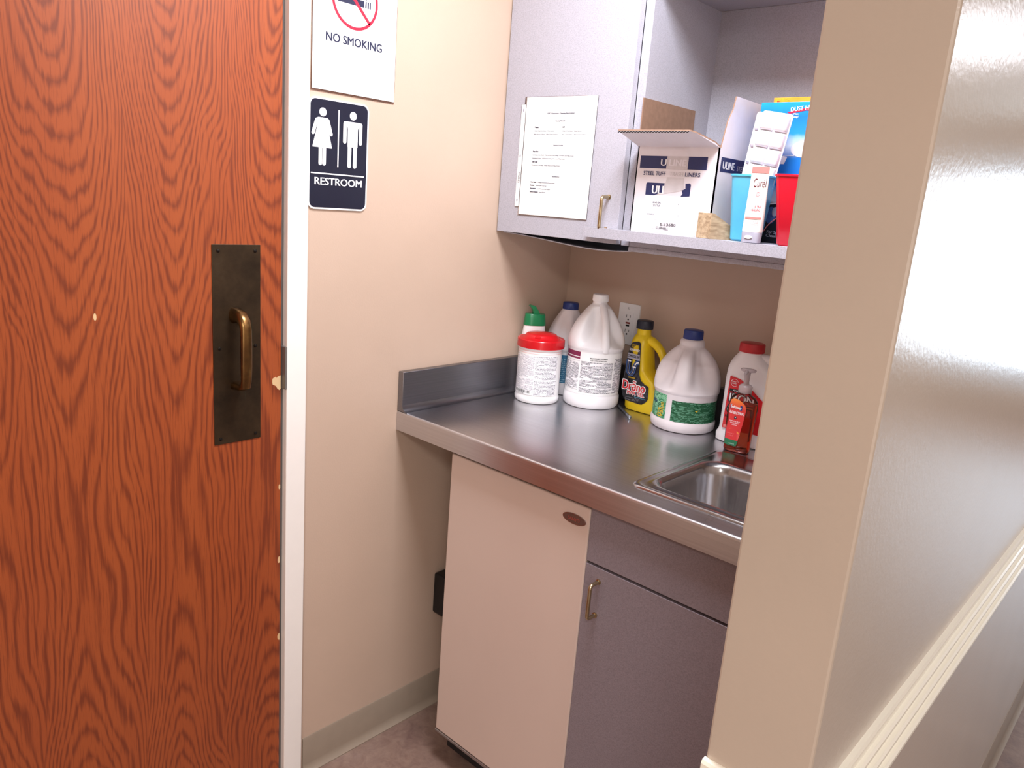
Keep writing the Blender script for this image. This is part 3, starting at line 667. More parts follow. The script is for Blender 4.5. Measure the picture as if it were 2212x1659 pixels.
# square tumblers
def cup(name, label, mat, x, y, rz, tw, bw_, h):
    t = thing(name, label, 'cup', (x, y, Z1), rz)
    def ring(hw, z, r): return [(a, b_, z) for a, b_ in rrect(-hw, -hw, hw, hw, r, 6)]
    q = MB(); e = .0018
    q.loft([ring(bw_ - .004, 0, .008), ring(bw_, .004, .011), ring(tw, h, .013), ring(tw - e, h, .012), ring(bw_ - e, .006, .009)], mat); q.build('body', t, smooth=40)
    q = MB(); q.loft([ring(tw + .0005, h - .004, .0135), ring(tw + .002, h - .003, .0145), ring(tw + .002, h + .0005, .0145), ring(tw - .001, h + .001, .0125), ring(tw - .0015, h - .004, .0125)], mat, cap0=False, cap1=False); q.build('rim', t, smooth=40)
    return t
cup('plastic_cup', 'light blue square plastic cup behind the lotion tube', M['cupblue'], .6985, .356, math.radians(4), .0375, .027, .135)
cup('plastic_cup', 'red square plastic cup at the right end of the shelf', M['cupred'], .8110, .348, math.radians(6), .047, .031, .137)
# lotion tube
tb = thing('lotion_tube', 'white lotion tube standing on its grey cap in front of the cups', 'lotion tube', (.7365, .3045, Z1))
q = MB(); q.sections([(0, 0, 0, .0165, .0125, 3), (.001, 0, 0, .0185, .0145, 3), (.020, 0, 0, .0195, .0150, 3), (.0215, 0, 0, .0185, .0145, 3)], M['greycap']); cp_ = q.build('cap', tb, smooth=50)
q = MB(); q.prism(ell(0, .0115, .0085, .0035), lambda a, z, t: (a, -.0152 - t, z), .0008, M['whiteink']); q.build('thumb_notch', cp_)
q = MB(); q.sections([(.0215, 0, 0, .0195, .015, 2.6), (.026, 0, 0, .0205, .015, 2.5), (.06, 0, 0, .0205, .0125, 2.3), (.10, 0, 0, .0198, .008, 2.2), (.135, 0, 0, .0193, .003, 2.2), (.138, 0, 0, .0193, .0012, 4), (.151, 0, 0, .0193, .0012, 4)], M['tube']); q.build('body', tb, smooth=50)
q = MB()
def tubeF(a, z):
    K = [(.0215, .015), (.026, .015), (.06, .0125), (.10, .008), (.135, .003), (.138, .0012), (.2, .0012)]; ry = .0012
    for (z0, r0), (z1, r1) in zip(K, K[1:]):
        if z0 <= z <= z1: ry = r0 + (r1 - r0) * (z - z0) / (z1 - z0)
    rx = .0203; k = max(0, 1 - abs(a / rx) ** 2.3) ** (1 / 2.3); return (a, -(ry * k) - .0012, z)
patch(q, tubeF, -.0185, .138, .0185, .150, M['pinkink'], 8, 1)
put_text(q, 'Curél', .017, tubeF, plain('maroon_letters', '#5c1a22', .4), w=.0265, at=(.004, .1105), bold=.0)
ringpoly(q, tubeF, .005, .0965, .0035, .0043, M['redink'], 20); put_text(q, 'S', .004, tubeF, M['redink'], at=(.005, .0945)); put_text(q, 'mm', .0022, tubeF, M['redink'], at=(.005, .1015))
put_text(q, 'LUMINOUS MOISTURE', .0016, tubeF, M['redink'], w=.024, at=(.004, .0865))
put_text(q, 'ULTRA', .0048, tubeF, M['redink'], w=.014, at=(.0085, .070)); put_text(q, 'HEALING', .0052, tubeF, M['redink'], w=.018, at=(.006, .063)); put_text(q, 'intensive lotion', .002, tubeF, M['redink'], w=.014, at=(.008, .0575))
patch(q, tubeF, -.014, .0475, .0185, .0515, M['pinkink'], 10, 1); put_text(q, 'for extra dry skin', .0018, tubeF, M['redink'], w=.012, at=(.009, .0415)); put_text(q, 'absorbs instantly', .0018, tubeF, M['redink'], w=.016, at=(.007, .0385)); put_text(q, 'and lasts', .0018, tubeF, M['redink'], w=.012, at=(.009, .0355))
q.build('printing', tb)
# ice cube trays leaning in the blue cup
def tray(loc, rx, rz, ry, cols, rows, label):
    t = thing('ice_cube_tray', label, 'ice tray', loc); t.rotation_euler = (rx, ry, rz)
    W_, H_ = .031 * cols + .004, .0342 * rows + .006
    q = MB(); q.prism(rrect(-W_ / 2, 0, W_ / 2, H_, .006), lambda a, z, t_: (a, .001 - t_, z), .002, M['ice']); q.build('rim', t, bevel=.0006)
    for j in range(rows):
        for i in range(cols):
            cx = -W_ / 2 + .0175 + i * .031; cz = .0195 + j * .0342; q = MB(); rings = []
            for hw, d_, r in ((.0148, .0, .003), (.0144, .003, .0035), (.0136, .0075, .0045), (.0118, .0098, .005), (.006, .0104, .004)):
                rings.append([(cx + a, -.001 - d_, cz + b_) for a, b_ in rrect(-hw, -hw * 1.1, hw, hw * 1.1, r, 4)])
            q.loft(rings, M['ice']); q.build('well', t, smooth=50)
    return t
tray((.6960, .3735, Z1 + .088), 0, math.radians(3), math.radians(8.5), 2, 5, 'front white ice cube tray, two wells wide, leaning above the blue cup')
tray((.6800, .3900, Z1 + .088), 0, math.radians(3), math.radians(7.0), 2, 5, 'rear white ice cube tray half hidden behind the front one')
# blue and orange cartons
cb_ = thing('cleaning_box', 'tall blue carton with a red banner behind the ice trays', 'box', (.6580, .4230, Z1))
q = MB(); q.box(0, 0, 0, .20, .06, .290, M['bluebox']); q.build('body', cb_, bevel=.001)
q = MB(); fz = flat((0, 0, 0), (1, 0, 0), (0, 0, 1), .0006); fz2 = flat((0, 0, 0), (1, 0, 0), (0, 0, 1), .001)
poly(q, fz, [(.060, .2695), (.150, .300 - .012), (.150, .268), (.100, .2725), (.066, .2665)], M['redink']); put_text(q, 'DUST HUNT', .0085, fz2, M['whiteink'], w=.06, at=(.098, .2735), rot=.1, bold=.02)
put_text(q, 'Non', .004, fz2, M['whiteink'], at=(.080, .2640)); put_text(q, 'Stop!', .004, fz2, M['whiteink'], at=(.080, .2585))
poly(q, fz, ell(.108, .196, .028, .017), M['whiteink']); poly(q, fz2, [(.04, .1825), (.09, .182), (.09, .183), (.04, .1835)], M['whiteink'])
poly(q, fz, [(.030, .165), (.063, .182), (.075, .180), (.07, .165)], M['whiteink']); poly(q, fz, [(.035, .078), (.075, .084), (.075, .087), (.035, .081)], M['whiteink'])
ringpoly(q, fz2, .110, -.005, .068, .070, M['pinkink'], 30, PI / 2, PI); put_text(q, 'For Special', .0062, fz2, M['greycap'], w=.04, align='L', at=(.055, .0200)); put_text(q, 'Cleaning', .0062, fz2, M['greycap'], w=.036, align='L', at=(.054, .0125))
poly(q, fz, ell(.058, .058, .012, .018), M['pipeblue']); poly(q, fz2, ell(.066, .066, .006, .010), M['greycap'])
q.build('printing', cb_)
ob = thing('orange_box', 'orange carton just showing above the blue carton', 'box', (.6540, .4860, Z1))
q = MB(); q.box(0, 0, 0, .19, .05, .309, M['orange']); q.build('body', ob, bevel=.001)
q = MB(); fz = flat((0, 0, 0), (1, 0, 0), (0, 0, 1), .0006)
for k in range(12):
    a = k * PI / 6; poly(q, fz, [(.022, .300), (.022 + .017 * math.cos(a), .300 + .008 * math.sin(a)), (.022 + .017 * math.cos(a + .12), .300 + .008 * math.sin(a + .12))], M['gold'])
put_text(q, 'BI', .0068, fz, M['redlabel'], at=(.012, .296), bold=.02); poly(q, fz, ell(.062, .293, .006, .0045), M['kraft'])
q.build('printing', ob)

# ================================================================== outlet
ol = thing('wall_outlet', 'white ground fault outlet on the back wall above the bottles', 'outlet', (.2372, D, 1.149))
q = MB(); q.prism(rrect(-.0352, -.0585, .0352, .0585, .004), lambda a, z, t: (a, -.0003 - t, z), .005, M['white_plastic']); q.build('cover_plate', ol, bevel=.0015)
q = MB(); q.prism(rrect(-.0168, -.034, .0168, .034, .002), lambda a, z, t: (a, -.0053 - t, z), .0016, M['white_plastic']); dev = q.build('receptacle', ol, bevel=.0004)
q = MB()
for s in (1, -1):
    zc = .021 * s
    for sx, hh in ((-.0063, .0042), (.0063, .0036)): q.box(sx - .0007, -.0072, zc - hh + .002, sx + .0007, -.0068, zc + hh + .002, M['black'])
    poly(q, lambda a, z: (a, -.0072, z), ell(0, zc - .0075, .0026, .0026, 16), M['black'])
put_text(q, 'L', .006, lambda a, z: (a, -.0056, z), M['blackink'], at=(-.002, .043))
q.build('slots', dev)
q = MB(); q.box(-.0068, -.0082, .0012, .0068, -.0068, .0062, plain('reset_red', '#7c2a26', .4)); q.build('reset_button', dev, bevel=.0004)
q = MB(); q.box(-.0055, -.0082, -.0062, .0055, -.0068, -.0012, M['black']); q.build('test_button', dev, bevel=.0004)

# ================================================================== things on the counter
Z0 = HC + .0004
# wipes canister
wp = thing('wipes_canister', 'white wipes canister with a bright red lid at the front left', 'canister', (.119, .402, Z0))
R_ = .0615
q = MB(); q.lathe([(.050, 0), (.058, .001), (.0615, .006), (.0622, .014), (.0605, .018), (.0600, .022), (.0605, .147), (.0605, .150), (.0615, .152), (.0605, .1545), (.0600, .158), (.0600, .162)], M['white_plastic'], seg=64); q.build('body', wp, smooth=35)
q = MB(); fc = cyl(.0605, math.radians(-52)); fm = M['print_faint']
a_ = .0605
patch(q, fc, -.088, .024, -.010, .134, M['print_faint'], 16, 1); patch(q, fc, -.008, .024, .058, .134, M['print_small'], 16, 1)
patch(q, cyl(.0605, math.radians(-52), .0007), -.075, .0245, -.012, .0375, M['paper'], 12, 1)
f3 = cyl(.0605, math.radians(-52), .0010); x = -.072
while x < -.018:
    wd = random.choice((.0006, .0010, .0016)); patch(q, f3, x, .0290, x + wd, .0365, M['blackink']); x += wd + random.choice((.0006, .0009, .0016))
put_text(q, '3 10819 07008 2', .0026, f3, M['blackink'], w=.030, at=(-.048, .0255)); put_text(q, '2', .0045, f3, M['blackink'], at=(.051, .030))
for z in (.1455, .1395): patch(q, fc, -.09, z, .08, z + .0006, M['pinkink'], 24, 1)
q.build('label', wp)
q = MB()
q.lathe([(.0610, .153), (.0655, .153), (.0660, .156), (.0655, .1735), (.0640, .1755), (.0618, .1762), (.0600, .1752), (.0550, .1760), (.0470, .1800), (.0430, .1850), (.0405, .1875), (.0380, .1885), (.0250, .1895), (.0235, .1900), (.0, .1905)], M['red'], seg=64)
ld = q.build('lid', wp, smooth=35)
q = MB(); tb_a = math.radians(-62); q.box(-.008, -.003, -.003, .008, .004, .003, M['red']); o = q.build('lid_tab', ld, bevel=.0012); o.location = (.045 * math.cos(tb_a), .045 * math.sin(tb_a), .1822); o.rotation_euler = (0, 0, tb_a + PI / 2)

def jug_profile_fn(dents):
    def rf(th, z):
        k = 1
        for ph, wd, dep, za, zb in dents:
            d_ = (th - ph + PI) % (2 * PI) - PI
            if za < z < zb:
                v = math.sin(PI * (z - za) / (zb - za)) ** .7; g_ = math.exp(-(d_ / wd) ** 4); k -= dep * v * g_
        return k
    return rf
def smooth_prof(pts, n=5):
    out = []
    for i in range(len(pts) - 1):
        p0 = pts[max(i - 1, 0)]; p1 = pts[i]; p2 = pts[i + 1]; p3 = pts[min(i + 2, len(pts) - 1)]
        for k in range(n):
            t = k / n; out.append(tuple(.5 * (2 * p1[j] + (p2[j] - p0[j]) * t + (2 * p0[j] - 5 * p1[j] + 4 * p2[j] - p3[j]) * t * t + (3 * p1[j] - p0[j] - 3 * p2[j] + p3[j]) * t ** 3) for j in (0, 1)))
    out.append(pts[-1]); return out
def capmesh(r, z0, z1, mat, ribs=60):
    q = MB(); seg = ribs * 2; rings = []
    for rr_, z, rib in ((r - .001, z0, 1), (r, z0 + .001, 1), (r - .0003, z1 - .003, 1), (r - .001, z1 - .0008, 0), (r - .0025, z1, 0), (0.0005, z1, 0)):
        rings.append([((rr_ + (.0005 if (i % 2 and rib) else 0)) * math.cos(2 * PI * i / seg), (rr_ + (.0005 if (i % 2 and rib) else 0)) * math.sin(2 * PI * i / seg), z) for i in range(seg)])
    q.loft(rings, mat); return q
# tall gallon jug with handle
AV = math.radians(-54)      # towards the viewer
g1 = thing('gallon_jug', 'large white gallon jug with white cap and maroon printed label', 'jug', (.228, .5085, Z0))
hA = AV + math.radians(22)
q = MB()
base = [(.060, 0), (.072, .0008), (.0765, .006), (.0782, .016), (.0782, .030), (.0765, .0345), (.0755, .037), (.0755, .158), (.0765, .161), (.0778, .164)]
cone = smooth_prof([(.0778, .164), (.0785, .178), (.0755, .195), (.069, .213), (.059, .233), (.046, .253), (.031, .272), (.0215, .281), (.0195, .288)], 5)
q.lathe(base + cone + [(.0195, .292)], M['jug_white'], seg=96, rf=jug_profile_fn([(hA - .50, .46, .56, .170, .276), (hA + .52, .36, .42, .170, .272)]))
q.build('body', g1, smooth=40)
q = MB(); pts = []
for r, z in ((.022, .280), (.034, .270), (.046, .256), (.056, .240), (.0635, .222), (.068, .205), (.071, .188), (.0725, .172), (.071, .160)):
    pts.append(((r - .004) * math.cos(hA), (r - .004) * math.sin(hA), z))
q.tube(pts, [.009, .0105, .0105, .0105, .0105, .011, .012, .014, .014], M['jug_white'], seg=18, flat=.85); q.build('handle', g1, smooth=60)
capmesh(.0215, .2885, .3075, M['white_plastic']).build('cap', g1, smooth=30)
q = MB(); fc = cyl(.0755, AV, .0004); patch(q, fc, -.1, .040, .1, .156, M['paper'], 32, 1)
f2 = cyl(.0755, AV, .0008)
patch(q, f2, -.1, .143, -.040, .1555, M['maroon'], 12, 1); patch(q, f2, -.1, .1355, -.040, .1405, M['maroon'], 12, 1)
patch(q, f2, -.098, .052, -.0415, .126, M['print'], 12, 1); patch(q, f2, -.036, .046, .056, .131, M['print'], 20, 1); patch(q, f2, .060, .046, .098, .141, M['print'], 10, 1)
f3 = cyl(.0755, AV, .0012); put_text(q, 'PRECAUTIONARY STATEMENTS', .0036, f3, M['blackink'], w=.048, at=(.012, .1400), bold=.02); put_text(q, 'HAZARD TO HUMANS AND DOMESTIC ANIMALS', .0026, f3, M['blackink'], w=.046, at=(.012, .1350), bold=.01)
patch(q, f3, -.1, .1300, -.040, .1304, M['ink'], 8, 1); patch(q, f3, -.1, .0500, -.040, .0504, M['ink'], 8, 1)
q.build('label', g1)
# rear jug with blue cap
g0 = thing('bleach_jug', 'white jug with blue cap half hidden behind the tall gallon jug', 'jug', (.0920, .5535, Z0))
q = MB(); ha = AV - .5
q.lathe([(.050, 0), (.060, .001), (.0640, .008), (.0640, .030), (.0622, .033), (.0622, .125)] + smooth_prof([(.0622, .125), (.0645, .135), (.0630, .155), (.0565, .180), (.048, .201), (.037, .221), (.028, .236), (.022, .245)], 5), M['jug_old'], seg=80, rf=jug_profile_fn([(AV - .35, .38, .16, .135, .242), (AV + .75, .38, .16, .135, .242)])); q.build('body', g0, smooth=40)
capmesh(.0225, .243, .264, M['blue']).build('cap', g0, smooth=30)
q = MB(); patch(q, cyl(.0622, AV), -.09, .036, .09, .118, M['print_teal'], 32, 1); q.build('label', g0)
# cleaner bottle with green flip cap
tg = thing('cleaner_bottle', 'white cleaner bottle with a green flip spout in the left corner', 'bottle', (.0475, .4495, Z0), math.radians(57))
q = MB()
q.sections([(0, 0, 0, .030, .016, 2.6), (.002, 0, 0, .0335, .019, 2.6), (.02, 0, 0, .0345, .0197, 2.6), (.12, 0, 0, .0345, .0197, 2.6), (.165, 0, 0, .034, .0195, 2.5), (.19, .001, 0, .0315, .019, 2.4), (.203, .001, 0, .030, .0185, 2.3), (.210, .001, 0, .029, .018, 2.3)], M['white_plastic']); q.build('body', tg, smooth=50)
q = MB(); q.sections([(.197, .001, 0, .0320, .0198, 2.4), (.2, .001, 0, .0323, .0200, 2.4), (.215, .001, 0, .0305, .0195, 2.4), (.228, .001, 0, .0290, .0185, 2.4), (.2295, .001, 0, .028, .0175, 2.4)], M['green']); cg = q.build('cap', tg, smooth=40)
q = MB(); q.prism([(-.004, .222), (.016, .222), (.008, .238), (-.002, .2515), (-.014, .254), (-.018, .2515), (-.010, .243)], lambda a, z, t: (a, -.009 + t, z), .018, M['green']); q.build('flip_spout', cg, bevel=.003)
q = MB(); put_text(q, 'BUILT', .0035, flat((0, -.0195, 0), (1, 0, 0), (0, 0, 1)), M['blackink'], at=(.010, .176), w=.012); q.build('lettering', tg)

# yellow drain opener
dn = thing('drain_opener_jug', 'yellow drain gel jug with a dark cap in front of the outlet', 'jug', (.364, .583, Z0))
q = MB(); Yl = M['yellow']
q.sections([(0, 0.0, 0, .048, .031, 4), (.002, 0, 0, .053, .036, 4), (.008, 0, 0, .0555, .038, 4), (.03, -.001, 0, .0555, .038, 4), (.085, -.008, 0, .0500, .037, 3.6), (.10, -.018, 0, .0405, .036, 3.4), (.115, -.027, 0, .0315, .035, 3.2), (.15, -.0305, 0, .029, .034, 3.0), (.175, -.032, 0, .0275, .033, 2.8), (.192, -.0325, 0, .0265, .030, 2.6), (.203, -.0325, 0, .0235, .025, 2.3), (.209, -.0325, 0, .0195, .0195, 2), (.226, -.0325, 0, .0185, .0185, 2)], Yl); q.build('body', dn, smooth=40)
q = MB(); q.tube([(-.024, 0, .196), (-.004, 0, .194), (.012, 0, .186), (.028, 0, .172), (.038, 0, .156), (.041, 0, .135), (.041, 0, .110), (.038, 0, .090), (.030, 0, .075)], [.015, .0145, .0135, .0125, .012, .012, .0125, .0145, .018], Yl, seg=18, flat=.85); q.build('handle', dn, smooth=60)
cc = capmesh(.0225, .2245, .2475, M['navycap']); o = cc.build('cap', dn, smooth=30); o.location = (-.0325, 0, 0)
q = MB(); dx = .0155 - .0005
fd_ = lambda e: (lambda a, z: (a + dx - .0, -.0392 - e, z)); P0 = fd_(0)
lab = [(-.0384, 0.2033), (-.0257, 0.2056), (-.0195, 0.2029), (-.0165, 0.1979), (-.0068, 0.1125), (0.0015, 0.0945), (0.0173, 0.0853), (0.0272, 0.0833), (0.0312, 0.0785), (0.0319, 0.045), (0.0268, 0.0354), (0.0137, 0.0252), (0.004, 0.0243), (-.041, 0.0264), (-.0499, 0.0301), (-.0593, 0.0438), (-.0612, 0.0578), (-.0560, 0.1622), (-.0505, 0.194), (-.0455, 0.2006)]
lab = [(a * .93 - .002 + .0, z * .93 + .001) for a, z in lab]
def L2(a, z): return (a * .93 - .002, z * .93 + .001)
def dface(e):   # front surface follows the taper of the bottle
    def fn(a, z):
        yy = -.0385 if z < .09 else -.0385 + .0035 * min(1, (z - .09) / .07) + (max(0, z - .165)) * .16
        return (a + .000, yy - .0006 - e, z)
    return fn
q.add([dface(0)(a, z) for a, z in lab], [tuple(reversed(range(len(lab))))], M['dranoart'], [(a, z) for a, z in lab])
poly(q, dface(.0005), [L2(*p) for p in ((-.0556, .1526), (-.0112, .151), (-.0140, .1678), (-.0542, .1684))], M['greycap'])
put_text(q, 'COMMERCIAL LINE', .0070, dface(.0008), M['blackink'], w=.037, at=L2(-.034, .1568), bold=.02)
put_text(q, 'CLEARS TOTAL', .0042, dface(.0006), M['gold'], w=.024, at=L2(-.034, .191), bold=.02); put_text(q, 'BLOCKAGES', .0042, dface(.0006), M['gold'], w=.021, at=L2(-.035, .185), bold=.02); put_text(q, 'GUARANTEED!', .0062, dface(.0006), M['whiteink'], w=.032, at=L2(-.034, .1762), bold=.02); put_text(q, 'or it is free', .0022, dface(.0006), M['gold'], w=.014, at=L2(-.034, .1725))
up = [(-.0500, .1490), (-.0490, .125), (-.0450, .112), (-.0385, .1065), (-.0325, .109), (-.0285, .118), (-.0265, .132), (-.0225, .142), (-.0130, .1462)]
def ribbon(pts, wd, fn, mat):
    vs = []
    for i, p in enumerate(pts):
        a = pts[max(i - 1, 0)]; c = pts[min(i + 1, len(pts) - 1)]; tx_, tz = c[0] - a[0], c[1] - a[1]; l_ = math.hypot(tx_, tz); nx, nz = -tz / l_ * wd, tx_ / l_ * wd
        vs += [fn(*L2(p[0] + nx, p[1] + nz)), fn(*L2(p[0] - nx, p[1] - nz))]
    q.add(vs, [(2 * i, 2 * i + 1, 2 * i + 3, 2 * i + 2) for i in range(len(pts) - 1)], mat)
ribbon(up, .0068, dface(.0003), M['pipeblue']); ribbon(up, .0035, dface(.0006), M['blackink']); ribbon(up, .0012, dface(.0009), M['greycap'])
ribbon([(-.052, .1455), (-.040, .1450)], .0016, dface(.0011), M['whiteink']); ribbon([(-.033, .1300), (-.021, .1290)], .0018, dface(.0011), M['whiteink'])
ribbon([(-.0255, .1360), (-.021, .1425), (-.0130, .1455)], .002, dface(.0012), M['whiteink'])
put_text(q, 'CLOG REMOVER', .0038, dface(.0010), M['gold'], w=.022, at=L2(-.030, .0955), bold=.03)
wh = dface(.0009); put_text(q, 'Drāno', .0255, wh, M['whiteink'], w=.0735, at=L2(-.0195, .0602), bold=.075); put_text(q, 'Drāno', .0245, dface(.0013), M['redlabel'], w=.0715, at=L2(-.0195, .0606), bold=.03)
put_text(q, 'MAX GEL', .0112, wh, M['whiteink'], w=.056, at=L2(-.011, .0475), bold=.09); put_text(q, 'MAX GEL', .0105, dface(.0013), M['redlabel'], w=.054, at=L2(-.011, .0478), bold=.03)
put_text(q, 'FastPenetrate', .0032, dface(.001), M['cupblue'], w=.036, at=L2(.006, .0410), bold=.02)
pts_ = [(-.045, .029), (.004, .0285), (.004, .043), (-.045, .043)]; patch(q, dface(.0006), -.046, .029, .002, .0385, M['print_black'], 1, 1)
q.build('label', dn)

# front bleach jug
bl = thing('bleach_jug', 'white bleach jug with blue cap and green label beside the drain gel', 'jug', (.507, .5370, Z0))
AB = math.atan2(-1.196 - .551, 1.464 - .506); q = MB(); hB = AB - math.radians(10)
BLR = .97
q.lathe([(r * BLR, z) for r, z in [(.066, 0), (.078, .0008), (.0835, .006), (.0855, .016), (.0853, .024), (.0830, .0275), (.0822, .030), (.0822, .092), (.0830, .096)] + smooth_prof([(.0830, .096), (.0858, .103), (.0863, .118), (.0845, .135), (.079, .155), (.070, .174), (.058, .190), (.046, .202), (.037, .209), (.0325, .214), (.0325, .221), (.030, .228), (.0235, .232)], 5)], M['jug_old'], seg=96,
        rf=jug_profile_fn([(hB - .74, .44, .36, .104, .212), (hB + .74, .44, .36, .104, .212), (hB - .9, .5, .14, .17, .222), (hB + .9, .5, .14, .17, .222)]))
q.build('body', bl, smooth=40)
capmesh(.0245, .2305, .2545, M['blue']).build('cap', bl, smooth=30)
q = MB(); fc = cyl(.0800, AB, .0004)
def wavy(mb, x0, x1, z0, z1, mat, n=30, e=.0004):
    vs = []; uv = []; f_ = cyl(.0800, AB, e)
    for i in range(n + 1):
        a = x0 + (x1 - x0) * i / n; d0, d1 = random.uniform(-.0006, .0006), random.uniform(-.0006, .0006)
        vs += [f_(a, z0 + d0), f_(a, z1 + d1)]; uv += [(a, z0), (a, z1)]
    mb.add(vs, [(2 * i, 2 * i + 2, 2 * i + 3, 2 * i + 1) for i in range(n)], mat, uv)
wavy(q, -.112, -.047, .030, .093, M['leaf']); wavy(q, -.031, .115, .029, .083, M['print_green'])
put_text(q, 'Value', .014, cyl(.0800, AB, .0010), M['gold'], w=.040, at=(-.0535, .052), rot=PI / 2, bold=.02); put_text(q, 'Great', .008, cyl(.0800, AB, .0010), M['gold'], w=.022, at=(-.067, .045), rot=PI / 2, bold=.02)
put_text(q, 'BLEACH', .0075, cyl(.0800, AB, .0010), M['blue'], w=.024, at=(-.092, .066), bold=.03)
poly(q, cyl(.0800, AB, .0010), [(.028, .062), (.033, .0595), (.038, .0655), (.033, .0625)], M['gold'])
q.build('label', bl)

# rust remover jug with red cap
rj = thing('rust_remover_jug', 'white jug with red cap and red label behind the soap pump', 'jug', (.682, .546, Z0), math.radians(4))
q = MB(); q.sections([(0, 0, 0, .067, .033, 3.6), (.002, 0, 0, .072, .038, 3.6), (.018, 0, 0, .073, .039, 3.6), (.028, 0, 0, .0675, .037, 3.6), (.034, 0, 0, .0665, .0365, 3.6), (.10, 0, 0, .066, .0365, 3.6), (.16, -.003, 0, .064, .0365, 3.4), (.182, -.006, 0, .060, .036, 3.0), (.196, -.010, 0, .053, .034, 2.6), (.210, -.014, 0, .042, .030, 2.3), (.222, -.017, 0, .030, .027, 2), (.228, -.018, 0, .027, .026, 2)], M['jug_white']); q.build('body', rj, smooth=40)
q = MB(); q.tube([(.0, 0, .214), (.022, 0, .213), (.040, 0, .206), (.055, 0, .193), (.064, 0, .175), (.066, 0, .150), (.062, 0, .120)], [.013, .013, .013, .0125, .0125, .013, .014], M['jug_white'], seg=18); q.build('handle', rj, smooth=60)
cc = capmesh(.0295, .2265, .2485, M['redcap']); o = cc.build('cap', rj, smooth=30); o.location = (-.018, 0, 0)
q = MB(); rl = [(-.0500, .036), (.052, .036), (.052, .112), (.030, .128), (-.004, .154), (-.022, .163), (-.0470, .1665)]
P1 = lambda e: (lambda a, z: (a, -.0372 - e, z))
poly(q, P1(.0004), rl, M['redlabel']); ringpoly(q, P1(.001), -.034, .1515, .0085, .0093, M['whiteink'], 24, .2, 5.4); put_text(q, 'Water', .0034, P1(.001), M['whiteink'], w=.013, at=(-.036, .1525)); put_text(q, 'softener', .0030, P1(.001), M['whiteink'], w=.015, at=(-.036, .1483))
put_text(q, 'A WHITE', .004, P1(.0011), M['whiteink'], w=.026, at=(-.022, .1305)); poly(q, P1(.0008), [(-.044, .1285), (.0, .1285), (.0, .136), (-.044, .136)], M['blackink'])
put_text(q, 'IRON', .021, P1(.0008), M['blackink'], w=.062, at=(-.011, .1045), bold=.07); put_text(q, 'IRON', .020, P1(.0012), M['whiteink'], w=.060, at=(-.011, .105), bold=.02)
put_text(q, 'OUT', .026, P1(.0008), M['blackink'], w=.066, at=(-.010, .073), bold=.08); put_text(q, 'OUT', .025, P1(.0012), M['whiteink'], w=.064, at=(-.010, .0735), bold=.02)
put_text(q, 'RUST', .006, P1(.001), M['blackink'], w=.016, at=(-.038, .064), bold=.03); patch(q, P1(.0008), -.047, .0375, -.034, .0445, M['pinkink'])
q.build('label', rj)

# hand soap pump
sp = thing('soap_dispenser', 'clear pump bottle of orange hand soap behind the sink', 'soap dispenser', (.699, .465, Z0 + .0), math.radians(8))
sec = [(0, 0, 0, .026, .014, 3), (.0015, 0, 0, .029, .017, 3), (.006, 0, 0, .0305, .0185, 2.8), (.03, 0, 0, .031, .019, 2.6), (.08, 0, 0, .0335, .019, 2.4), (.110, .001, 0, .0345, .019, 2.3), (.125, .001, 0, .0320, .0182, 2.2), (.134, .0005, 0, .0260, .0165, 2.1), (.139, 0, 0, .0175, .014, 2), (.142, 0, 0, .0135, .0130, 2), (.147, 0, 0, .013, .0125, 2)]
MB().sections(sec, M['clear'], 64).build('bottle', sp, smooth=50)
lq = [(max(.0014, z), cx, cy, rx - .0016, ry - .0016, n) for z, cx, cy, rx, ry, n in sec if z < .12] ; lq.append((.1185, .001, 0, .0322, .0168, 2.25)); 
MB().sections(lq, M['liquid'], 64).build('liquid', sp, smooth=50)
q = MB(); q.sections([(.1435, 0, 0, .0150, .0150, 2), (.145, 0, 0, .0158, .0158, 2), (.158, 0, 0, .0155, .0155, 2), (.162, 0, 0, .0125, .0125, 2), (.164, 0, 0, .0070, .0070, 2), (.170, 0, 0, .0062, .0062, 2), (.190, 0, 0, .0070, .0070, 2), (.193, 0, 0, .0085, .0080, 2)], M['pump']); pm = q.build('pump', sp, smooth=40)
q = MB(); q.sections([(.1925, .001, 0, .010, .008, 2), (.194, .001, 0, .0165, .010, 2.2), (.1985, .001, 0, .0185, .0105, 2.2), (.2005, .001, 0, .015, .009, 2.2)], M['pump']); q.tube([(.0, -.004, .195), (0.002, -.018, .1945), (.003, -.028, .191)], [.005, .0042, .0035], M['pump'], seg=12); q.build('spout', pm, smooth=40)
q = MB(); q.tube([(0, 0, .006), (0, 0, .144)], .0018, M['pump'], seg=8); q.build('dip_tube', sp)
q = MB()
def sf(e):
    def fn(a, z):
        rx, ry = .0325, .019; k = max(.02, 1 - abs(min(.999, abs(a) / rx)) ** 2.4) ** (1 / 2.4); zz = max(0, z - .118) * .05; return (a, -(ry * k) - .0004 - e + zz, z)
    return fn
outline = [(-.0237, .1259), (-.0144, .1300), (-.0021, .1272), (.0112, .1173), (.0148, .1069), (.0119, .0759), (.0073, .0422), (.0034, .0161), (-.0143, .0131), (-.0268, .0155), (-.0276, .0599), (-.0273, .1099)]
def clipx(z):
    xs = []
    for i in range(len(outline)):
        a, c = outline[i], outline[(i + 1) % len(outline)]
        if (a[1] - z) * (c[1] - z) <= 0 and a[1] != c[1]: xs.append(a[0] + (c[0] - a[0]) * (z - a[1]) / (c[1] - a[1]))
    return (min(xs), max(xs)) if len(xs) > 1 else None
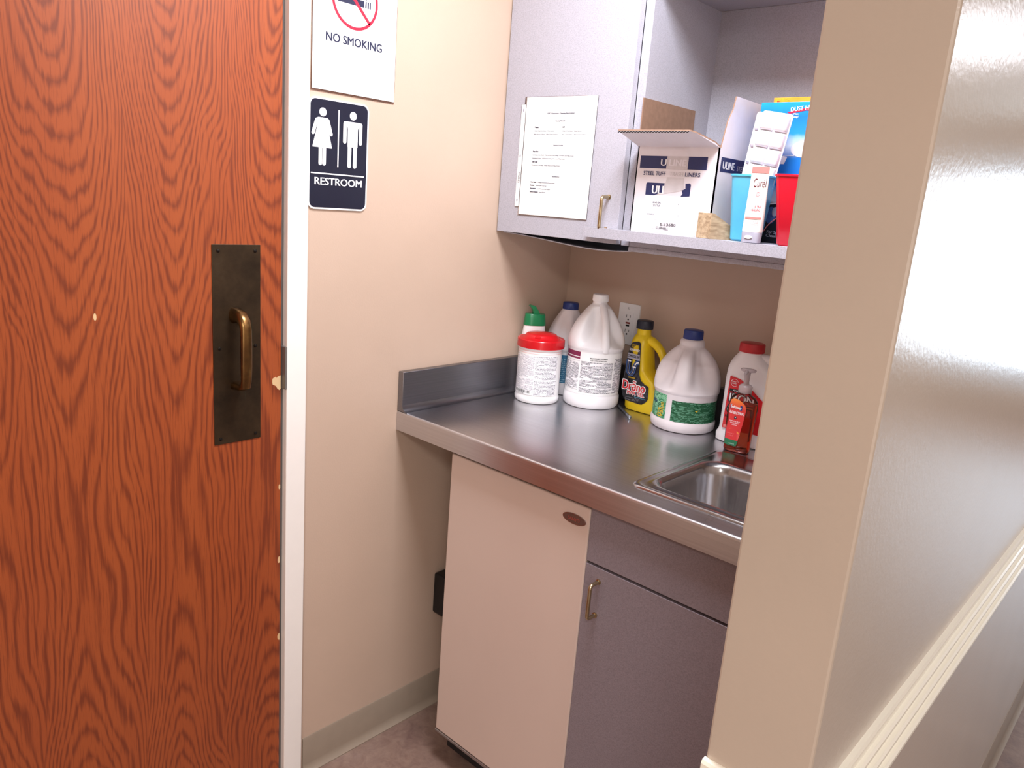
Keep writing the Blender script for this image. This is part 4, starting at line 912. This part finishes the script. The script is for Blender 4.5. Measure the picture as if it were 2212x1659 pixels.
def strip(fn, za, zb, mat, nz=30, nx=10):
    vs = []; uv = []
    for j in range(nz + 1):
        z = za + (zb - za) * j / nz; x0, x1 = clipx(z)
        for i in range(nx + 1): a = x0 + (x1 - x0) * i / nx; vs.append(fn(a, z)); uv.append((a, z))
    q.add(vs, [(j * (nx + 1) + i, j * (nx + 1) + i + 1, (j + 1) * (nx + 1) + i + 1, (j + 1) * (nx + 1) + i) for j in range(nz) for i in range(nx)], mat, uv)
strip(sf(.0), .0158, .1285, M['soaplabel'])
strip(sf(.0003), .0158, .030, M['dk_green'], 4)
poly(q, sf(.0003), [(-.0262, .030), (.0055, .030), (.0085, .046), (.003, .052), (-.008, .056), (-.018, .0565), (-.0262, .050)], M['fruit'])
poly(q, sf(.0007), rrect(-.0240, .1035, .0055, .1150, .002, 4), M['blue']); put_text(q, 'Softsoap', .0066, sf(.0010), M['whiteink'], w=.0255, at=(-.0093, .1065), bold=.03)
put_text(q, 'ANTIBACTERIAL', .0068, sf(.0007), M['whiteink'], w=.036, at=(-.0065, .0925), bold=.01)
poly(q, sf(.0006), ell(-.0075, .0845, .0032, .0038, 16), M['navycap']); put_text(q, '+', .006, sf(.0009), M['whiteink'], at=(-.0075, .0820))
put_text(q, 'ELIMINATES 99.9%', .0026, sf(.0007), M['whiteink'], w=.026, at=(-.008, .0740)); put_text(q, 'OF BACTERIA', .0028, sf(.0007), M['whiteink'], w=.021, at=(-.008, .0695)); put_text(q, 'HAND SOAP', .002, sf(.0007), M['whiteink'], w=.014, at=(-.008, .0655))
put_text(q, 'CITRUS FRUIT', .0026, sf(.0007), M['pinkink'], w=.018, at=(-.014, .0435)); put_text(q, 'SCENT', .0026, sf(.0007), M['pinkink'], w=.011, at=(-.012, .0385)); put_text(q, '11.25 FL OZ', .0022, sf(.0007), M['whiteink'], w=.013, at=(-.008, .0195))
q.build('label', sp)
# pen
pn = thing('pen', 'slim grey pen lying on the counter in front of the drain gel', 'pen', (0, 0, 0))
a = Vector((.300, .545, HC + .0047)); c = Vector((.3905, .4700, HC + .0047)); d_ = (c - a).normalized()
q = MB(); q.tube([a, a + d_ * .004, c - d_ * .03, c - d_ * .029], [.002, .0038, .0038, .0042], M['pen']); q.build('barrel', pn, smooth=40)
q = MB(); q.tube([c - d_ * .029, c - d_ * .001, c], [.0043, .0043, .003], plain('pen_silver', '#8d9298', .25, metal=.8)); q.build('cap', pn, smooth=40)

# ================================================================== ceiling lights
lights = [(2.15, -2.1, 'added unseen white light panel brightening the partition end, nearest the rear wall'), (.75, -.24, 'white ceiling light panel above the doorway end of the hall'), (2.1, .7, 'added unseen white light panel brightening the chair rail, beside the partition'), (2.3, 3.2, 'white ceiling light panel farther down the hall')]  # rear and partition panels are housings for the two added fill lamps
for x, y, lab_ in lights:
    HY = .31 if y < 0 else .62
    t = thing('ceiling_or_fill_light', lab_, 'ceiling light', (x, y, CEIL))
    q = MB(); q.box(-.32, -HY, -.02, .32, -HY + .03, -.0005, M['white_paint']); q.box(-.32, HY - .03, -.02, .32, HY, -.0005, M['white_paint']); q.box(-.32, -HY + .03, -.02, -.29, HY - .03, -.0005, M['white_paint']); q.box(.29, -HY + .03, -.02, .32, HY - .03, -.0005, M['white_paint']); q.build('frame', t, bevel=.002)
    q = MB(); q.box(-.29, -HY + .03, -.012, .29, HY - .03, -.008, M['screen']); q.build('diffuser', t)
